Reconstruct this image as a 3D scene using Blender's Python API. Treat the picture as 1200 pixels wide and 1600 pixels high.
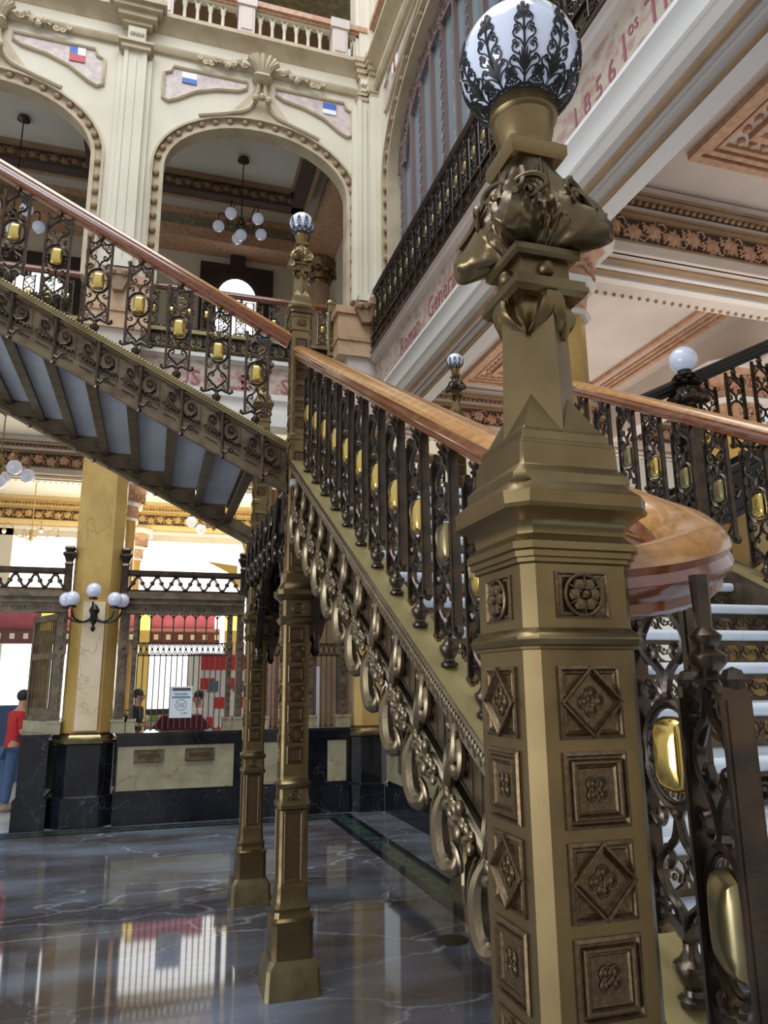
import bpy, bmesh, math, random
from mathutils import Vector, Matrix
PI = math.pi
rnd = random.Random(7)
S = bpy.context.scene
for o in list(bpy.data.objects): bpy.data.objects.remove(o)
COL = S.collection

# ------------------------------------------------------------------ camera
cam = bpy.data.objects.new('camera', bpy.data.cameras.new('camera')); COL.objects.link(cam)
Rv = Vector((0.95674686, -0.29076779, -0.00946262)); Uv = Vector((-0.0559107, -0.21569483, 0.97485883)); Fv = Vector((0.28549859, 0.93216406, 0.22262239))
cam.matrix_world = Matrix(((Rv.x, Uv.x, -Fv.x, 0), (Rv.y, Uv.y, -Fv.y, 0), (Rv.z, Uv.z, -Fv.z, 1.7), (0, 0, 0, 1)))
cam.data.sensor_fit = 'VERTICAL'; cam.data.sensor_height = 24.0; cam.data.lens = 24.0 * 1162.86 / 1600.0
cam.data.clip_start = 0.05; cam.data.clip_end = 200
S.camera = cam

# ------------------------------------------------------------------ world, lights, exposure
S.view_settings.view_transform = 'Standard'; S.view_settings.look = 'None'
S.view_settings.gamma = 1.0; S.view_settings.use_curve_mapping = False
S.view_settings.exposure = 0.3
w = bpy.data.worlds.new('world'); S.world = w; w.use_nodes = True
nt = w.node_tree; bg = nt.nodes['Background']
tc = nt.nodes.new('ShaderNodeTexCoord'); sp = nt.nodes.new('ShaderNodeSeparateXYZ'); rp = nt.nodes.new('ShaderNodeValToRGB')
nt.links.new(tc.outputs['Generated'], sp.inputs[0]); nt.links.new(sp.outputs['Z'], rp.inputs[0]); nt.links.new(rp.outputs[0], bg.inputs[0])
rp.color_ramp.elements[0].position = 0.0; rp.color_ramp.elements[0].color = (0.62, 0.58, 0.52, 1)
rp.color_ramp.elements[1].position = 0.55; rp.color_ramp.elements[1].color = (0.80, 0.88, 1.0, 1)
bg.inputs[1].default_value = 0.72
def area(name, loc, size, power, col, rot=(0, 0, 0), sy=None):
    l = bpy.data.lights.new(name, 'AREA'); l.energy = power; l.color = col; l.shape = 'RECTANGLE'; l.size = size; l.size_y = sy or size
    o = bpy.data.objects.new(name, l); o.location = loc; o.rotation_euler = rot; COL.objects.link(o); return o
area('skylight', (-1.5, 3.5, 17.5), 9, 1500, (0.93, 0.97, 1.0), sy=12)
area('hall_lamps', (0.5, 16.5, 2.9), 6, 260, (1.0, 0.88, 0.62), rot=(PI, 0, 0), sy=4)
area('gallery_lamps', (6.0, 7.5, 4.2), 4, 90, (1.0, 0.88, 0.78), rot=(PI, 0, 0), sy=8)
area('stair_fill', (-6.5, 0.5, 1.5), 5.0, 260, (0.84, 0.91, 1.0), rot=(math.radians(100), 0, math.radians(-68)), sy=2.6)  # unseen fill light, added to brighten the stair undersides

# ------------------------------------------------------------------ materials
MATS = {}
def mat(name, col, rough=0.5, metal=0.0, col2=None, scale=8.0, kind='noise', bump=0.0, bscale=40.0, emit=None, estr=0.0, coat=0.0, trans=0.0, thr=(0.4, 0.65), stretch=(1, 1, 1), detail=6, rough2=None, subs=0.0):
    m = bpy.data.materials.new(name); m.use_nodes = True; n = m.node_tree.nodes; L = m.node_tree.links; b = n['Principled BSDF']
    b.inputs['Base Color'].default_value = (*col, 1); b.inputs['Roughness'].default_value = rough; b.inputs['Metallic'].default_value = metal
    if coat: b.inputs['Coat Weight'].default_value = coat; b.inputs['Coat Roughness'].default_value = 0.08
    if trans: b.inputs['Transmission Weight'].default_value = trans
    if emit: b.inputs['Emission Color'].default_value = (*emit, 1); b.inputs['Emission Strength'].default_value = estr
    tcn = n.new('ShaderNodeTexCoord'); mp = n.new('ShaderNodeMapping'); mp.inputs['Scale'].default_value = stretch
    L.new(tcn.outputs['Object'], mp.inputs[0])
    if col2:
        if kind == 'noise':
            t = n.new('ShaderNodeTexNoise'); t.inputs['Scale'].default_value = scale; t.inputs['Detail'].default_value = detail; out = t.outputs[0]
        elif kind == 'wave':
            t = n.new('ShaderNodeTexWave'); t.inputs['Scale'].default_value = scale; t.inputs['Distortion'].default_value = 6; t.inputs['Detail'].default_value = 3; t.inputs['Detail Scale'].default_value = 1.5; out = t.outputs[0]
        elif kind == 'vor':
            t = n.new('ShaderNodeTexVoronoi'); t.inputs['Scale'].default_value = scale; out = t.outputs[0]
        L.new(mp.outputs[0], t.inputs[0])
        r = n.new('ShaderNodeValToRGB'); r.color_ramp.elements[0].position = thr[0]; r.color_ramp.elements[1].position = thr[1]
        r.color_ramp.elements[0].color = (*col, 1); r.color_ramp.elements[1].color = (*col2, 1)
        L.new(out, r.inputs[0]); L.new(r.outputs[0], b.inputs['Base Color'])
        if rough2 is not None:
            mr = n.new('ShaderNodeMapRange'); mr.inputs[3].default_value = rough; mr.inputs[4].default_value = rough2
            mr.inputs[1].default_value = thr[0]; mr.inputs[2].default_value = thr[1]
            L.new(out, mr.inputs[0]); L.new(mr.outputs[0], b.inputs['Roughness'])
    if bump:
        t2 = n.new('ShaderNodeTexNoise'); t2.inputs['Scale'].default_value = bscale; t2.inputs['Detail'].default_value = 5
        L.new(tcn.outputs['Object'], t2.inputs[0])
        bp = n.new('ShaderNodeBump'); bp.inputs['Strength'].default_value = bump; bp.inputs['Distance'].default_value = 0.004
        L.new(t2.outputs[0], bp.inputs['Height']); L.new(bp.outputs[0], b.inputs['Normal'])
    MATS[name] = m; return m
def marble(name, base, dark, vein, scale, vw=0.03, rough=0.1, vein2=None, stretch=(1, 1, 1), dist=0.6, vs2=1.9):
    m = bpy.data.materials.new(name); m.use_nodes = True; n = m.node_tree.nodes; L = m.node_tree.links; b = n['Principled BSDF']
    b.inputs['Roughness'].default_value = rough
    tcn = n.new('ShaderNodeTexCoord'); mp = n.new('ShaderNodeMapping'); mp.inputs['Scale'].default_value = stretch; L.new(tcn.outputs['Object'], mp.inputs[0])
    nz = n.new('ShaderNodeTexNoise'); nz.inputs['Scale'].default_value = scale * 1.3; nz.inputs['Detail'].default_value = 9; L.new(mp.outputs[0], nz.inputs[0])
    rmp = n.new('ShaderNodeValToRGB'); rmp.color_ramp.elements[0].position = 0.38; rmp.color_ramp.elements[1].position = 0.66
    rmp.color_ramp.elements[0].color = (*dark, 1); rmp.color_ramp.elements[1].color = (*base, 1); L.new(nz.outputs[0], rmp.inputs[0])
    dn = n.new('ShaderNodeTexNoise'); dn.inputs['Scale'].default_value = scale * 1.7; dn.inputs['Detail'].default_value = 6; L.new(mp.outputs[0], dn.inputs[0])
    mx = n.new('ShaderNodeVectorMath'); mx.operation = 'MULTIPLY_ADD'; mx.inputs[1].default_value = (dist, dist, dist)
    L.new(dn.outputs['Color'], mx.inputs[0]); L.new(mp.outputs[0], mx.inputs[2])
    last = rmp.outputs[0]
    for k, sc, wd, amt in ((0, scale, vw, 0.85), (1, scale * vs2, vw * 0.7, 0.5)):
        v = n.new('ShaderNodeTexVoronoi'); v.feature = 'DISTANCE_TO_EDGE'; v.inputs['Scale'].default_value = sc; L.new(mx.outputs[0], v.inputs[0])
        r2 = n.new('ShaderNodeValToRGB'); r2.color_ramp.elements[0].position = 0.0; r2.color_ramp.elements[0].color = (amt, amt, amt, 1)
        r2.color_ramp.elements[1].position = wd; r2.color_ramp.elements[1].color = (0, 0, 0, 1); L.new(v.outputs[0], r2.inputs[0])
        nm = n.new('ShaderNodeTexNoise'); nm.inputs['Scale'].default_value = sc * 0.8; L.new(mp.outputs[0], nm.inputs[0])
        mm = n.new('ShaderNodeMath'); mm.operation = 'MULTIPLY'; L.new(r2.outputs[0], mm.inputs[0])
        mr = n.new('ShaderNodeMapRange'); mr.inputs[1].default_value = 0.42; mr.inputs[2].default_value = 0.6; L.new(nm.outputs[0], mr.inputs[0]); L.new(mr.outputs[0], mm.inputs[1])
        mix = n.new('ShaderNodeMixRGB'); mix.inputs[2].default_value = (*(vein2 if (vein2 and k) else vein), 1)
        L.new(mm.outputs[0], mix.inputs[0]); L.new(last, mix.inputs[1]); last = mix.outputs[0]
    L.new(last, b.inputs['Base Color'])
    MATS[name] = m; return m
mat('capital_bronze', (0.185, 0.135, 0.07), 0.26, 0.92, (0.10, 0.07, 0.04), 9, bump=0.06, bscale=260, thr=(0.35, 0.7), rough2=0.4)
mat('gold_bronze', (0.235, 0.168, 0.076), 0.30, 0.9, (0.125, 0.085, 0.043), 7, thr=(0.40, 0.75), rough2=0.46)
mat('dark_patina', (0.125, 0.083, 0.045), 0.33, 0.88, (0.19, 0.13, 0.07), 14, bump=0.12, bscale=160)
mat('silver_bronze', (0.33, 0.27, 0.19), 0.28, 0.92, (0.19, 0.145, 0.09), 9, bump=0.1, bscale=120, rough2=0.42)
mat('scroll_bronze', (0.255, 0.20, 0.125), 0.28, 0.92, (0.14, 0.105, 0.06), 9, bump=0.12, bscale=120, rough2=0.4)
mat('brown_bronze', (0.20, 0.15, 0.095), 0.38, 0.8, (0.12, 0.085, 0.055), 10, bump=0.25, bscale=90)
mat('iron_bronze', (0.06, 0.048, 0.04), 0.27, 0.85, (0.115, 0.078, 0.052), 12, bump=0.1, bscale=120)
mat('black_iron', (0.035, 0.033, 0.032), 0.4, 0.6)
mat('dull_iron', (0.05, 0.038, 0.03), 0.6, 0.3)
mat('screen_bronze', (0.20, 0.155, 0.10), 0.5, 0.55, (0.11, 0.085, 0.06), 8)
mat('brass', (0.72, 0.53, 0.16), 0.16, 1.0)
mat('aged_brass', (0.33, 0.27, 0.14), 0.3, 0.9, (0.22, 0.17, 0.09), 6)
mat('brass_paint', (0.42, 0.34, 0.15), 0.42, 0.5, (0.34, 0.27, 0.12), 6)
mat('mahogany_skylit', (0.50, 0.25, 0.075), 0.22, 0, (0.34, 0.14, 0.035), 9, 'noise', coat=0.6, stretch=(4.0, 0.7, 5.0), thr=(0.35, 0.7))  # lighter copy of the rail wood, skylight put into its colour
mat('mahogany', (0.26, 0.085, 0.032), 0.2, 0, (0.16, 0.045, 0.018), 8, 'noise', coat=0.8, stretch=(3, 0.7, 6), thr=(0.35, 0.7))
mat('plaster_cream', (0.66, 0.61, 0.50), 0.75, 0, (0.61, 0.56, 0.45), 1.5)
mat('stone_tan', (0.50, 0.42, 0.29), 0.7, 0, (0.40, 0.32, 0.21), 3)
mat('stone_brown', (0.31, 0.20, 0.11), 0.7, 0, (0.24, 0.155, 0.09), 5)
mat('stone_pink', (0.60, 0.53, 0.48), 0.8, 0, (0.55, 0.48, 0.43), 2)
mat('plaster_white', (0.68, 0.66, 0.63), 0.7)
mat('stone_grey', (0.46, 0.42, 0.38), 0.8)
mat('terracotta', (0.52, 0.32, 0.21), 0.6, 0, (0.40, 0.22, 0.13), 14)
mat('gilt_leaf', (0.62, 0.43, 0.17), 0.45, 0.2, (0.42, 0.26, 0.09), 14)
mat('frieze_ground', (0.07, 0.045, 0.035), 0.8)
mat('ochre', (0.72, 0.55, 0.26), 0.6)
mat('gallery_ceiling', (0.56, 0.55, 0.50), 0.8)
mat('gallery_wall', (0.52, 0.47, 0.39), 0.8)
mat('green_frieze', (0.20, 0.20, 0.13), 0.7, 0, (0.33, 0.27, 0.15), 9, thr=(0.5, 0.6))
mat('text_band', (0.46, 0.39, 0.31), 0.7, 0, (0.36, 0.23, 0.19), 9, thr=(0.47, 0.62), stretch=(1, 1, 1.3))
mat('red_letter', (0.30, 0.09, 0.11), 0.7)
mat('violet_marble', (0.44, 0.36, 0.36), 0.5, 0, (0.62, 0.53, 0.49), 10, thr=(0.35, 0.7))
mat('glass_grey', (0.17, 0.22, 0.25), 0.06, 0.0)
mat('gallery_glass_metal', (0.22, 0.16, 0.15), 0.5, 0.3)
mat('opal', (0.62, 0.66, 0.78), 0.06, emit=(0.70, 0.78, 1.0), estr=0.12, coat=1.0)
mat('opal_lit', (0.9, 0.88, 0.85), 0.15, emit=(1.0, 0.95, 0.88), estr=0.55)
marble('floor_marble', (0.20, 0.225, 0.28), (0.085, 0.072, 0.07), (0.55, 0.58, 0.64), 0.9, vw=0.016, rough=0.05, vein2=(0.36, 0.40, 0.48), stretch=(0.6, 1.5, 1), dist=0.9, vs2=3.1)
marble('green_marble', (0.03, 0.06, 0.045), (0.012, 0.022, 0.018), (0.22, 0.32, 0.28), 9, vw=0.05, rough=0.08)
marble('black_marble', (0.014, 0.016, 0.022), (0.008, 0.008, 0.011), (0.16, 0.17, 0.2), 2.0, vw=0.008, rough=0.1)
marble('step_marble', (0.74, 0.79, 0.86), (0.60, 0.65, 0.72), (0.38, 0.42, 0.48), 1.4, vw=0.03, rough=0.16)
marble('slate_underside', (0.56, 0.60, 0.64), (0.45, 0.49, 0.53), (0.6, 0.63, 0.66), 3, vw=0.02, rough=0.5)
marble('yellow_onyx', (0.58, 0.40, 0.135), (0.43, 0.26, 0.07), (0.32, 0.17, 0.07), 1.6, vw=0.012, rough=0.2, stretch=(1, 1, 0.7))
marble('pale_onyx', (0.78, 0.66, 0.48), (0.70, 0.55, 0.34), (0.46, 0.32, 0.22), 1.8, vw=0.02, rough=0.2)
marble('green_onyx', (0.42, 0.38, 0.25), (0.31, 0.27, 0.165), (0.20, 0.09, 0.07), 2.2, vw=0.035, rough=0.2)
marble('pink_marble', (0.62, 0.44, 0.28), (0.50, 0.33, 0.19), (0.40, 0.25, 0.16), 2, vw=0.02, rough=0.3)
marble('pale_floor', (0.62, 0.64, 0.62), (0.48, 0.50, 0.50), (0.36, 0.38, 0.38), 1.2, vw=0.02, rough=0.1)
mat('hall_white', (0.88, 0.85, 0.76), 0.8)
mat('hall_yellow', (0.85, 0.62, 0.16), 0.6)
mat('crimson_wall', (0.27, 0.05, 0.09), 0.6, 0, (0.33, 0.08, 0.12), 3)
mat('dark_red_frieze', (0.16, 0.055, 0.055), 0.5)
mat('dark_wood', (0.035, 0.022, 0.02), 0.35)
mat('daylight_glass', (0.9, 0.95, 1), 0.3, emit=(0.97, 0.98, 1.0), estr=1.7)
mat('skin', (0.50, 0.28, 0.19), 0.55); mat('hair', (0.02, 0.015, 0.012), 0.6)
mat('red_cloth', (0.50, 0.02, 0.025), 0.8); mat('denim', (0.06, 0.11, 0.22), 0.85); mat('navy_cloth', (0.02, 0.025, 0.045), 0.85)
mat('white_cloth', (0.75, 0.75, 0.73), 0.8); mat('maroon_cloth', (0.16, 0.015, 0.03), 0.85); mat('shoe', (0.28, 0.22, 0.17), 0.6)
mat('paper', (0.72, 0.76, 0.82), 0.5); mat('paper_ink', (0.05, 0.06, 0.08), 0.6); mat('paper_teal', (0.05, 0.26, 0.32), 0.6)
mat('bus_red', (0.62, 0.02, 0.02), 0.35); mat('bus_white', (0.82, 0.82, 0.82), 0.4); mat('poster_blue', (0.03, 0.06, 0.16), 0.5)
mat('flag_blue', (0.03, 0.10, 0.42), 0.5); mat('flag_red', (0.45, 0.05, 0.06), 0.5); mat('flag_white', (0.8, 0.8, 0.82), 0.5)
mat('car_blue', (0.10, 0.16, 0.24), 0.3); mat('leaf_green', (0.16, 0.30, 0.08), 0.7)

# ------------------------------------------------------------------ mesh builder
class M:
    def __init__(s, fr=None): s.v = []; s.f = []; s.fr = fr
    def add(s, vs, fs):
        b = len(s.v)
        for p in vs:
            p = Vector(p)
            s.v.append(s.fr @ p if s.fr is not None else p)
        s.f += [[b + i for i in f] for f in fs]
    def box(s, x0, x1, y0, y1, z0, z1):
        s.add([(x0, y0, z0), (x1, y0, z0), (x1, y1, z0), (x0, y1, z0), (x0, y0, z1), (x1, y0, z1), (x1, y1, z1), (x0, y1, z1)],
              [(0, 3, 2, 1), (4, 5, 6, 7), (0, 1, 5, 4), (1, 2, 6, 5), (2, 3, 7, 6), (3, 0, 4, 7)])
    def rings(s, rs, close=True, cap0=True, cap1=True):
        n = len(rs[0]); vs = [p for r in rs for p in r]; fs = []
        for i in range(len(rs) - 1):
            for j in range(n if close else n - 1):
                k = (j + 1) % n
                fs.append((i * n + j, i * n + k, (i + 1) * n + k, (i + 1) * n + j))
        if cap0 and close: fs.append(tuple(reversed(range(n))))
        if cap1 and close: fs.append(tuple((len(rs) - 1) * n + j for j in range(n)))
        s.add(vs, fs)
    def lathe(s, prof, c=(0, 0, 0), n=16, cap=True):
        s.rings([[(c[0] + r * math.cos(2 * PI * j / n), c[1] + r * math.sin(2 * PI * j / n), c[2] + z) for j in range(n)] for r, z in prof], cap0=cap, cap1=cap)
    def sph(s, c, r, n=10, sx=1, sy=1, sz=1):
        h = max(4, n // 2); rs = []
        for i in range(1, h):
            a = PI * i / h
            rs.append([(c[0] + sx * r * math.sin(a) * math.cos(2 * PI * j / n), c[1] + sy * r * math.sin(a) * math.sin(2 * PI * j / n), c[2] - sz * r * math.cos(a)) for j in range(n)])
        b = [p for q in rs for p in q]; fs = []
        for i in range(h - 2):
            for j in range(n): k = (j + 1) % n; fs.append((i * n + j, i * n + k, (i + 1) * n + k, (i + 1) * n + j))
        B = len(b); b += [(c[0], c[1], c[2] - sz * r), (c[0], c[1], c[2] + sz * r)]
        for j in range(n): k = (j + 1) % n; fs.append((B, k, j)); fs.append((B + 1, (h - 2) * n + j, (h - 2) * n + k))
        s.add(b, fs)
    def octs(s, secs, cx=0, cy=0):      # secs: (z, half width, chamfer)
        rs = []
        for z, h, c in secs:
            rs.append([(cx + x, cy + y, z) for x, y in ((-h + c, -h), (h - c, -h), (h, -h + c), (h, h - c), (h - c, h), (-h + c, h), (-h, h - c), (-h, -h + c))])
        s.rings(rs)
    def tube(s, pts, r, n=5, rads=None, flat=1.0, closed=False, nrm=None):
        P = [Vector(p) for p in pts]; N = len(P); rs = []; last = None
        for i in range(N):
            a = P[(i - 1) % N] if (closed or i > 0) else P[0]; b = P[(i + 1) % N] if (closed or i < N - 1) else P[-1]
            T = (b - a); T = T.normalized() if T.length > 1e-9 else Vector((0, 0, 1))
            if nrm is not None: W = Vector(nrm(P[i]) if callable(nrm) else nrm)
            else: W = last if last is not None else (Vector((0, 1, 0)) if abs(T.y) < 0.9 else Vector((1, 0, 0)))
            W = W - T * W.dot(T)
            if W.length < 1e-6: W = T.orthogonal()
            W.normalize(); last = W; B = T.cross(W); rr = rads[i] if rads else r
            rs.append([P[i] + (B * math.cos(2 * PI * (j + .5) / n) + W * flat * math.sin(2 * PI * (j + .5) / n)) * rr for j in range(n)])
        if closed:
            rs.append(rs[0]); s.rings(rs, cap0=False, cap1=False)
        else: s.rings(rs)
    def sweep(s, path, prof, ups=None):     # prof (side, up) closed polygon; side = T x Z
        P = [Vector(p) for p in path]; rs = []
        for i in range(len(P)):
            T = (P[min(i + 1, len(P) - 1)] - P[max(i - 1, 0)]).normalized()
            Sd = T.cross(Vector((0, 0, 1))).normalized(); U = Sd.cross(T)
            if U.z < 0: U = -U
            rs.append([P[i] + Sd * a + U * b for a, b in prof])
        s.rings(rs)
    def prism(s, pts, w0, w1):      # polygon in local (x,z), extruded in y
        n = len(pts)
        s.add([(x, w0, z) for x, z in pts] + [(x, w1, z) for x, z in pts],
              [tuple(range(n)), tuple(reversed(range(n, 2 * n)))] + [(j, j + n, (j + 1) % n + n, (j + 1) % n) for j in range(n)])
    def mesh(s, name):
        me = bpy.data.meshes.new(name); me.from_pydata([tuple(v) for v in s.v], [], s.f)
        bm = bmesh.new(); bm.from_mesh(me); bmesh.ops.recalc_face_normals(bm, faces=bm.faces)
        for f in bm.faces: f.smooth = True
        for e in bm.edges:
            if len(e.link_faces) != 2 or e.calc_face_angle(0) > 0.62: e.smooth = False
        bm.to_mesh(me); bm.free(); return me
def obj(name, m, ma, parent=None, loc=(0, 0, 0), rz=0, mesh=None):
    me = mesh or m.mesh(name)
    if not me.materials: me.materials.append(MATS[ma])
    o = bpy.data.objects.new(name, me); COL.objects.link(o); o.location = loc; o.rotation_euler = (0, 0, rz)
    if parent: o.parent = parent
    return o
def tag(o, label, cat, group=None, kind=None):
    if label: o['label'] = label
    if cat: o['category'] = cat
    if group: o['group'] = group
    if kind: o['kind'] = kind
    return o
def thing(name, label, cat, loc=(0, 0, 0), rz=0, group=None):
    o = bpy.data.objects.new(name, None); COL.objects.link(o); o.location = loc; o.rotation_euler = (0, 0, rz); o.empty_display_size = 0.1
    return tag(o, label, cat, group)
def struct(name, m, ma): o = obj(name, m, ma); o['kind'] = 'structure'; return o
def frame(o, U, V, W=None):     # local x->U, z->V, y->W
    U = Vector(U).normalized(); V = Vector(V).normalized(); W = Vector(W) if W else V.cross(U).normalized(); o = Vector(o)
    return Matrix(((U.x, W.x, V.x, o.x), (U.y, W.y, V.y, o.y), (U.z, W.z, V.z, o.z), (0, 0, 0, 1)))
def spiral(cx, cz, r0, r1, a0, turns, n=14, y=0.0):
    return [(cx + (r0 + (r1 - r0) * i / n) * math.cos(a0 + turns * 2 * PI * i / n), y, cz + (r0 + (r1 - r0) * i / n) * math.sin(a0 + turns * 2 * PI * i / n)) for i in range(n + 1)]
def smooth_path(pts, k=6):
    P = [Vector(p) for p in pts]; out = []
    for i in range(len(P) - 1):
        p0 = P[max(i - 1, 0)]; p1 = P[i]; p2 = P[i + 1]; p3 = P[min(i + 2, len(P) - 1)]
        for j in range(k):
            t = j / k
            out.append(0.5 * ((2 * p1) + (-p0 + p2) * t + (2 * p0 - 5 * p1 + 4 * p2 - p3) * t * t + (-p0 + 3 * p1 - 3 * p2 + p3) * t ** 3))
    out.append(P[-1]); return out

# ------------------------------------------------------------------ lamp posts
def terrace(m, lv, rot=0.0, cx=0, cz=0):
    rs = []
    for h, y in lv:
        rs.append([(cx + h * math.sqrt(2) * math.cos(PI / 4 + rot + k * PI / 2), y, cz + h * math.sqrt(2) * math.sin(PI / 4 + rot + k * PI / 2)) for k in range(4)])
    m.rings(rs)
def quatre(m, r, y, rot):
    for k in range(4):
        a = rot + k * PI / 2; x, z = r * .86 * math.cos(a), r * .86 * math.sin(a)
        arc_ = lambda q: [(x + r * q * math.cos(a + t), y, z + r * q * math.sin(a + t)) for t in [(-2.3 + 4.6 * i / 14) for i in range(15)]]
        m.tube(arc_(.74), r * .10, 5, nrm=(0, 1, 0)); m.tube(arc_(.50), r * .07, 5, nrm=(0, 1, 0))
        m.sph((x, y + .01, z), r * .34, 8, 1, .4, 1); m.tube([(0, y, 0), (x * .7, y, z * .7)], r * .09, 5)
    m.sph((0, y, 0), r * .2, 8, 1, .8, 1)
PM = {}
def panel_mesh(kind):
    if kind in PM: return PM[kind]
    m = M()
    if kind == 'diamond':
        terrace(m, [(.5, .02), (.5, -.03), (.455, -.05), (.43, -.012), (.40, -.03), (.375, -.005), (.2, -.005)])
        terrace(m, [(.352, .0), (.352, -.085), (.325, -.095), (.305, -.05), (.28, -.07), (.26, -.02), (.1, -.02)], PI / 4)
        quatre(m, .128, -.035, 0)
    elif kind == 'square':
        terrace(m, [(.5, .02), (.5, -.03), (.455, -.055), (.43, -.01), (.40, -.012), (.375, -.075), (.345, -.08), (.325, -.03), (.30, -.045), (.275, -.015), (.1, -.015)])
        quatre(m, .115, -.035, PI / 4)
    elif kind == 'rosette':
        rs = []
        for h, y in [(.5, .02), (.5, -.03), (.46, -.05), (.43, -.01), (.38, -.03), (.35, -.005), (.1, -.005)]:
            rs.append([(sx * h * 1.3, y, sz * h) for sx, sz in ((1, 1), (-1, 1), (-1, -1), (1, -1))])
        m.rings(rs)
        m.tube([(.44 * math.cos(t * PI / 12), -.06, .44 * math.sin(t * PI / 12)) for t in range(24)], .05, 6, closed=True, nrm=(0, 1, 0))
        for k in range(6):
            a = k * PI / 3; m.sph((.24 * math.cos(a), -.07, .24 * math.sin(a)), .15, 8, 1, .8, 1)
            m.tube([(.12 * math.cos(a + .5), -.12, .12 * math.sin(a + .5)), (.4 * math.cos(a + .5), -.1, .4 * math.sin(a + .5))], .02, 4)
        m.sph((0, -.13, 0), .1, 8)
    elif kind == 'tall':
        for (h, y) in (): pass
        rs = []
        for d, y in [(0, .02), (0, -.03), (.04, -.05), (.07, -.01), (.1, -.01), (.12, -.035), (.15, -.01), (.3, -.01)]:
            rs.append([(sx * (.5 - d), y, sz * (1.7 - d)) for sx, sz in ((1, 1), (-1, 1), (-1, -1), (1, -1))])
        m.rings(rs)
    PM[kind] = m.mesh(kind + '_panel'); PM[kind].materials.append(MATS['dark_patina']); return PM[kind]
def faces(cx, cy, h, sides='FLRB'):
    o = []
    for k, dx, dy, rz in (('F', 0, -1, 0), ('L', -1, 0, -PI / 2), ('R', 1, 0, PI / 2), ('B', 0, 1, PI)):
        if k in sides: o.append((cx + dx * h, cy + dy * h, rz))
    return o
def put_panels(par, kind, h, z, size, name=None, sides='FLRB'):
    for x, y, rz in faces(0, 0, h, sides):
        o = obj(name or {'diamond': 'diamond_panel', 'square': 'square_panel', 'rosette': 'rosette', 'tall': 'long_panel'}[kind], None, None, par, (x, y, z), rz, mesh=panel_mesh(kind))
        o.scale = (size, size, size)
def on_sphere(c, r, a, e):
    return (c[0] + r * math.cos(e) * math.sin(a), c[1] - r * math.cos(e) * math.cos(a), c[2] + r * math.sin(e))
def filigree_mesh(r):
    m = M(); d = PI / 180
    def P(a, e): return Vector(on_sphere((0, 0, 0), r * 1.012, a * d / max(.35, math.cos(e * d)), e * d))
    nr = lambda p: p.normalized()
    t = r * .0145
    m.tube([P(0, e) for e in range(-62, 15, 6)], t * 1.3, 5, nrm=nr)
    for e, wd in ((-58, 15), (-50, 13.5), (-40, 11), (-28, 10), (-15, 8), (-3, 5)):
        for s in (-1, 1):
            m.tube(smooth_path([P(0, e), P(s * wd * .4, e + 7), P(s * wd * .85, e + 10), P(s * wd, e + 14), P(s * wd * .78, e + 17), P(s * wd * .6, e + 14.5), P(s * wd * .75, e + 13)], 3), t * 1.1, 4, nrm=nr)
            m.tube([P(s * wd * .9 + s * 1.6 * math.cos(k * PI / 3), e + 6 + 1.8 * math.sin(k * PI / 3)) for k in range(6)], t * .85, 4, closed=True, nrm=nr)
            m.tube([P(s * wd * .62 + s * 1.4 * math.cos(k * PI / 3), e + 3.5 + 1.6 * math.sin(k * PI / 3)) for k in range(6)], t * .7, 4, closed=True, nrm=nr)
    for a_, hgt in ((-7.5, 11), (-5, 16), (-2.5, 19), (2.5, 19), (5, 16), (7.5, 11)):     # palmette in the middle of each leaf
        m.tube([P(0, -46), P(a_ * .5, -40), P(a_, -46 + hgt)], t * 1.5, 4, rads=[t * 1.6, t * 2.1, t * .9], nrm=nr)
    m.tube([P(0, 3), P(3, 8), P(0, 15), P(-3, 8)], t * 1.2, 4, closed=True, nrm=nr); m.tube([P(1.6 * math.cos(k), 17 + 1.6 * math.sin(k)) for k in range(6)], t * 1.3, 4, closed=True, nrm=nr)
    m.tube([P(-18, -54), P(-9, -58), P(0, -55), P(9, -58), P(18, -54)], t * 1.6, 4, nrm=nr); m.tube([P(-18, -48), P(-12, -44), P(-18, -41)], t, 4, nrm=nr); m.tube([P(18, -48), P(12, -44), P(18, -41)], t, 4, nrm=nr)
    for a in (-13, 13): m.tube([P(a + 3.4 * math.cos(k * PI / 4), -50 + 3.4 * math.sin(k * PI / 4)) for k in range(8)], t * 1.1, 4, closed=True, nrm=nr)
    return m.mesh('filigree_leaf')
FIL = {}
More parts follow.
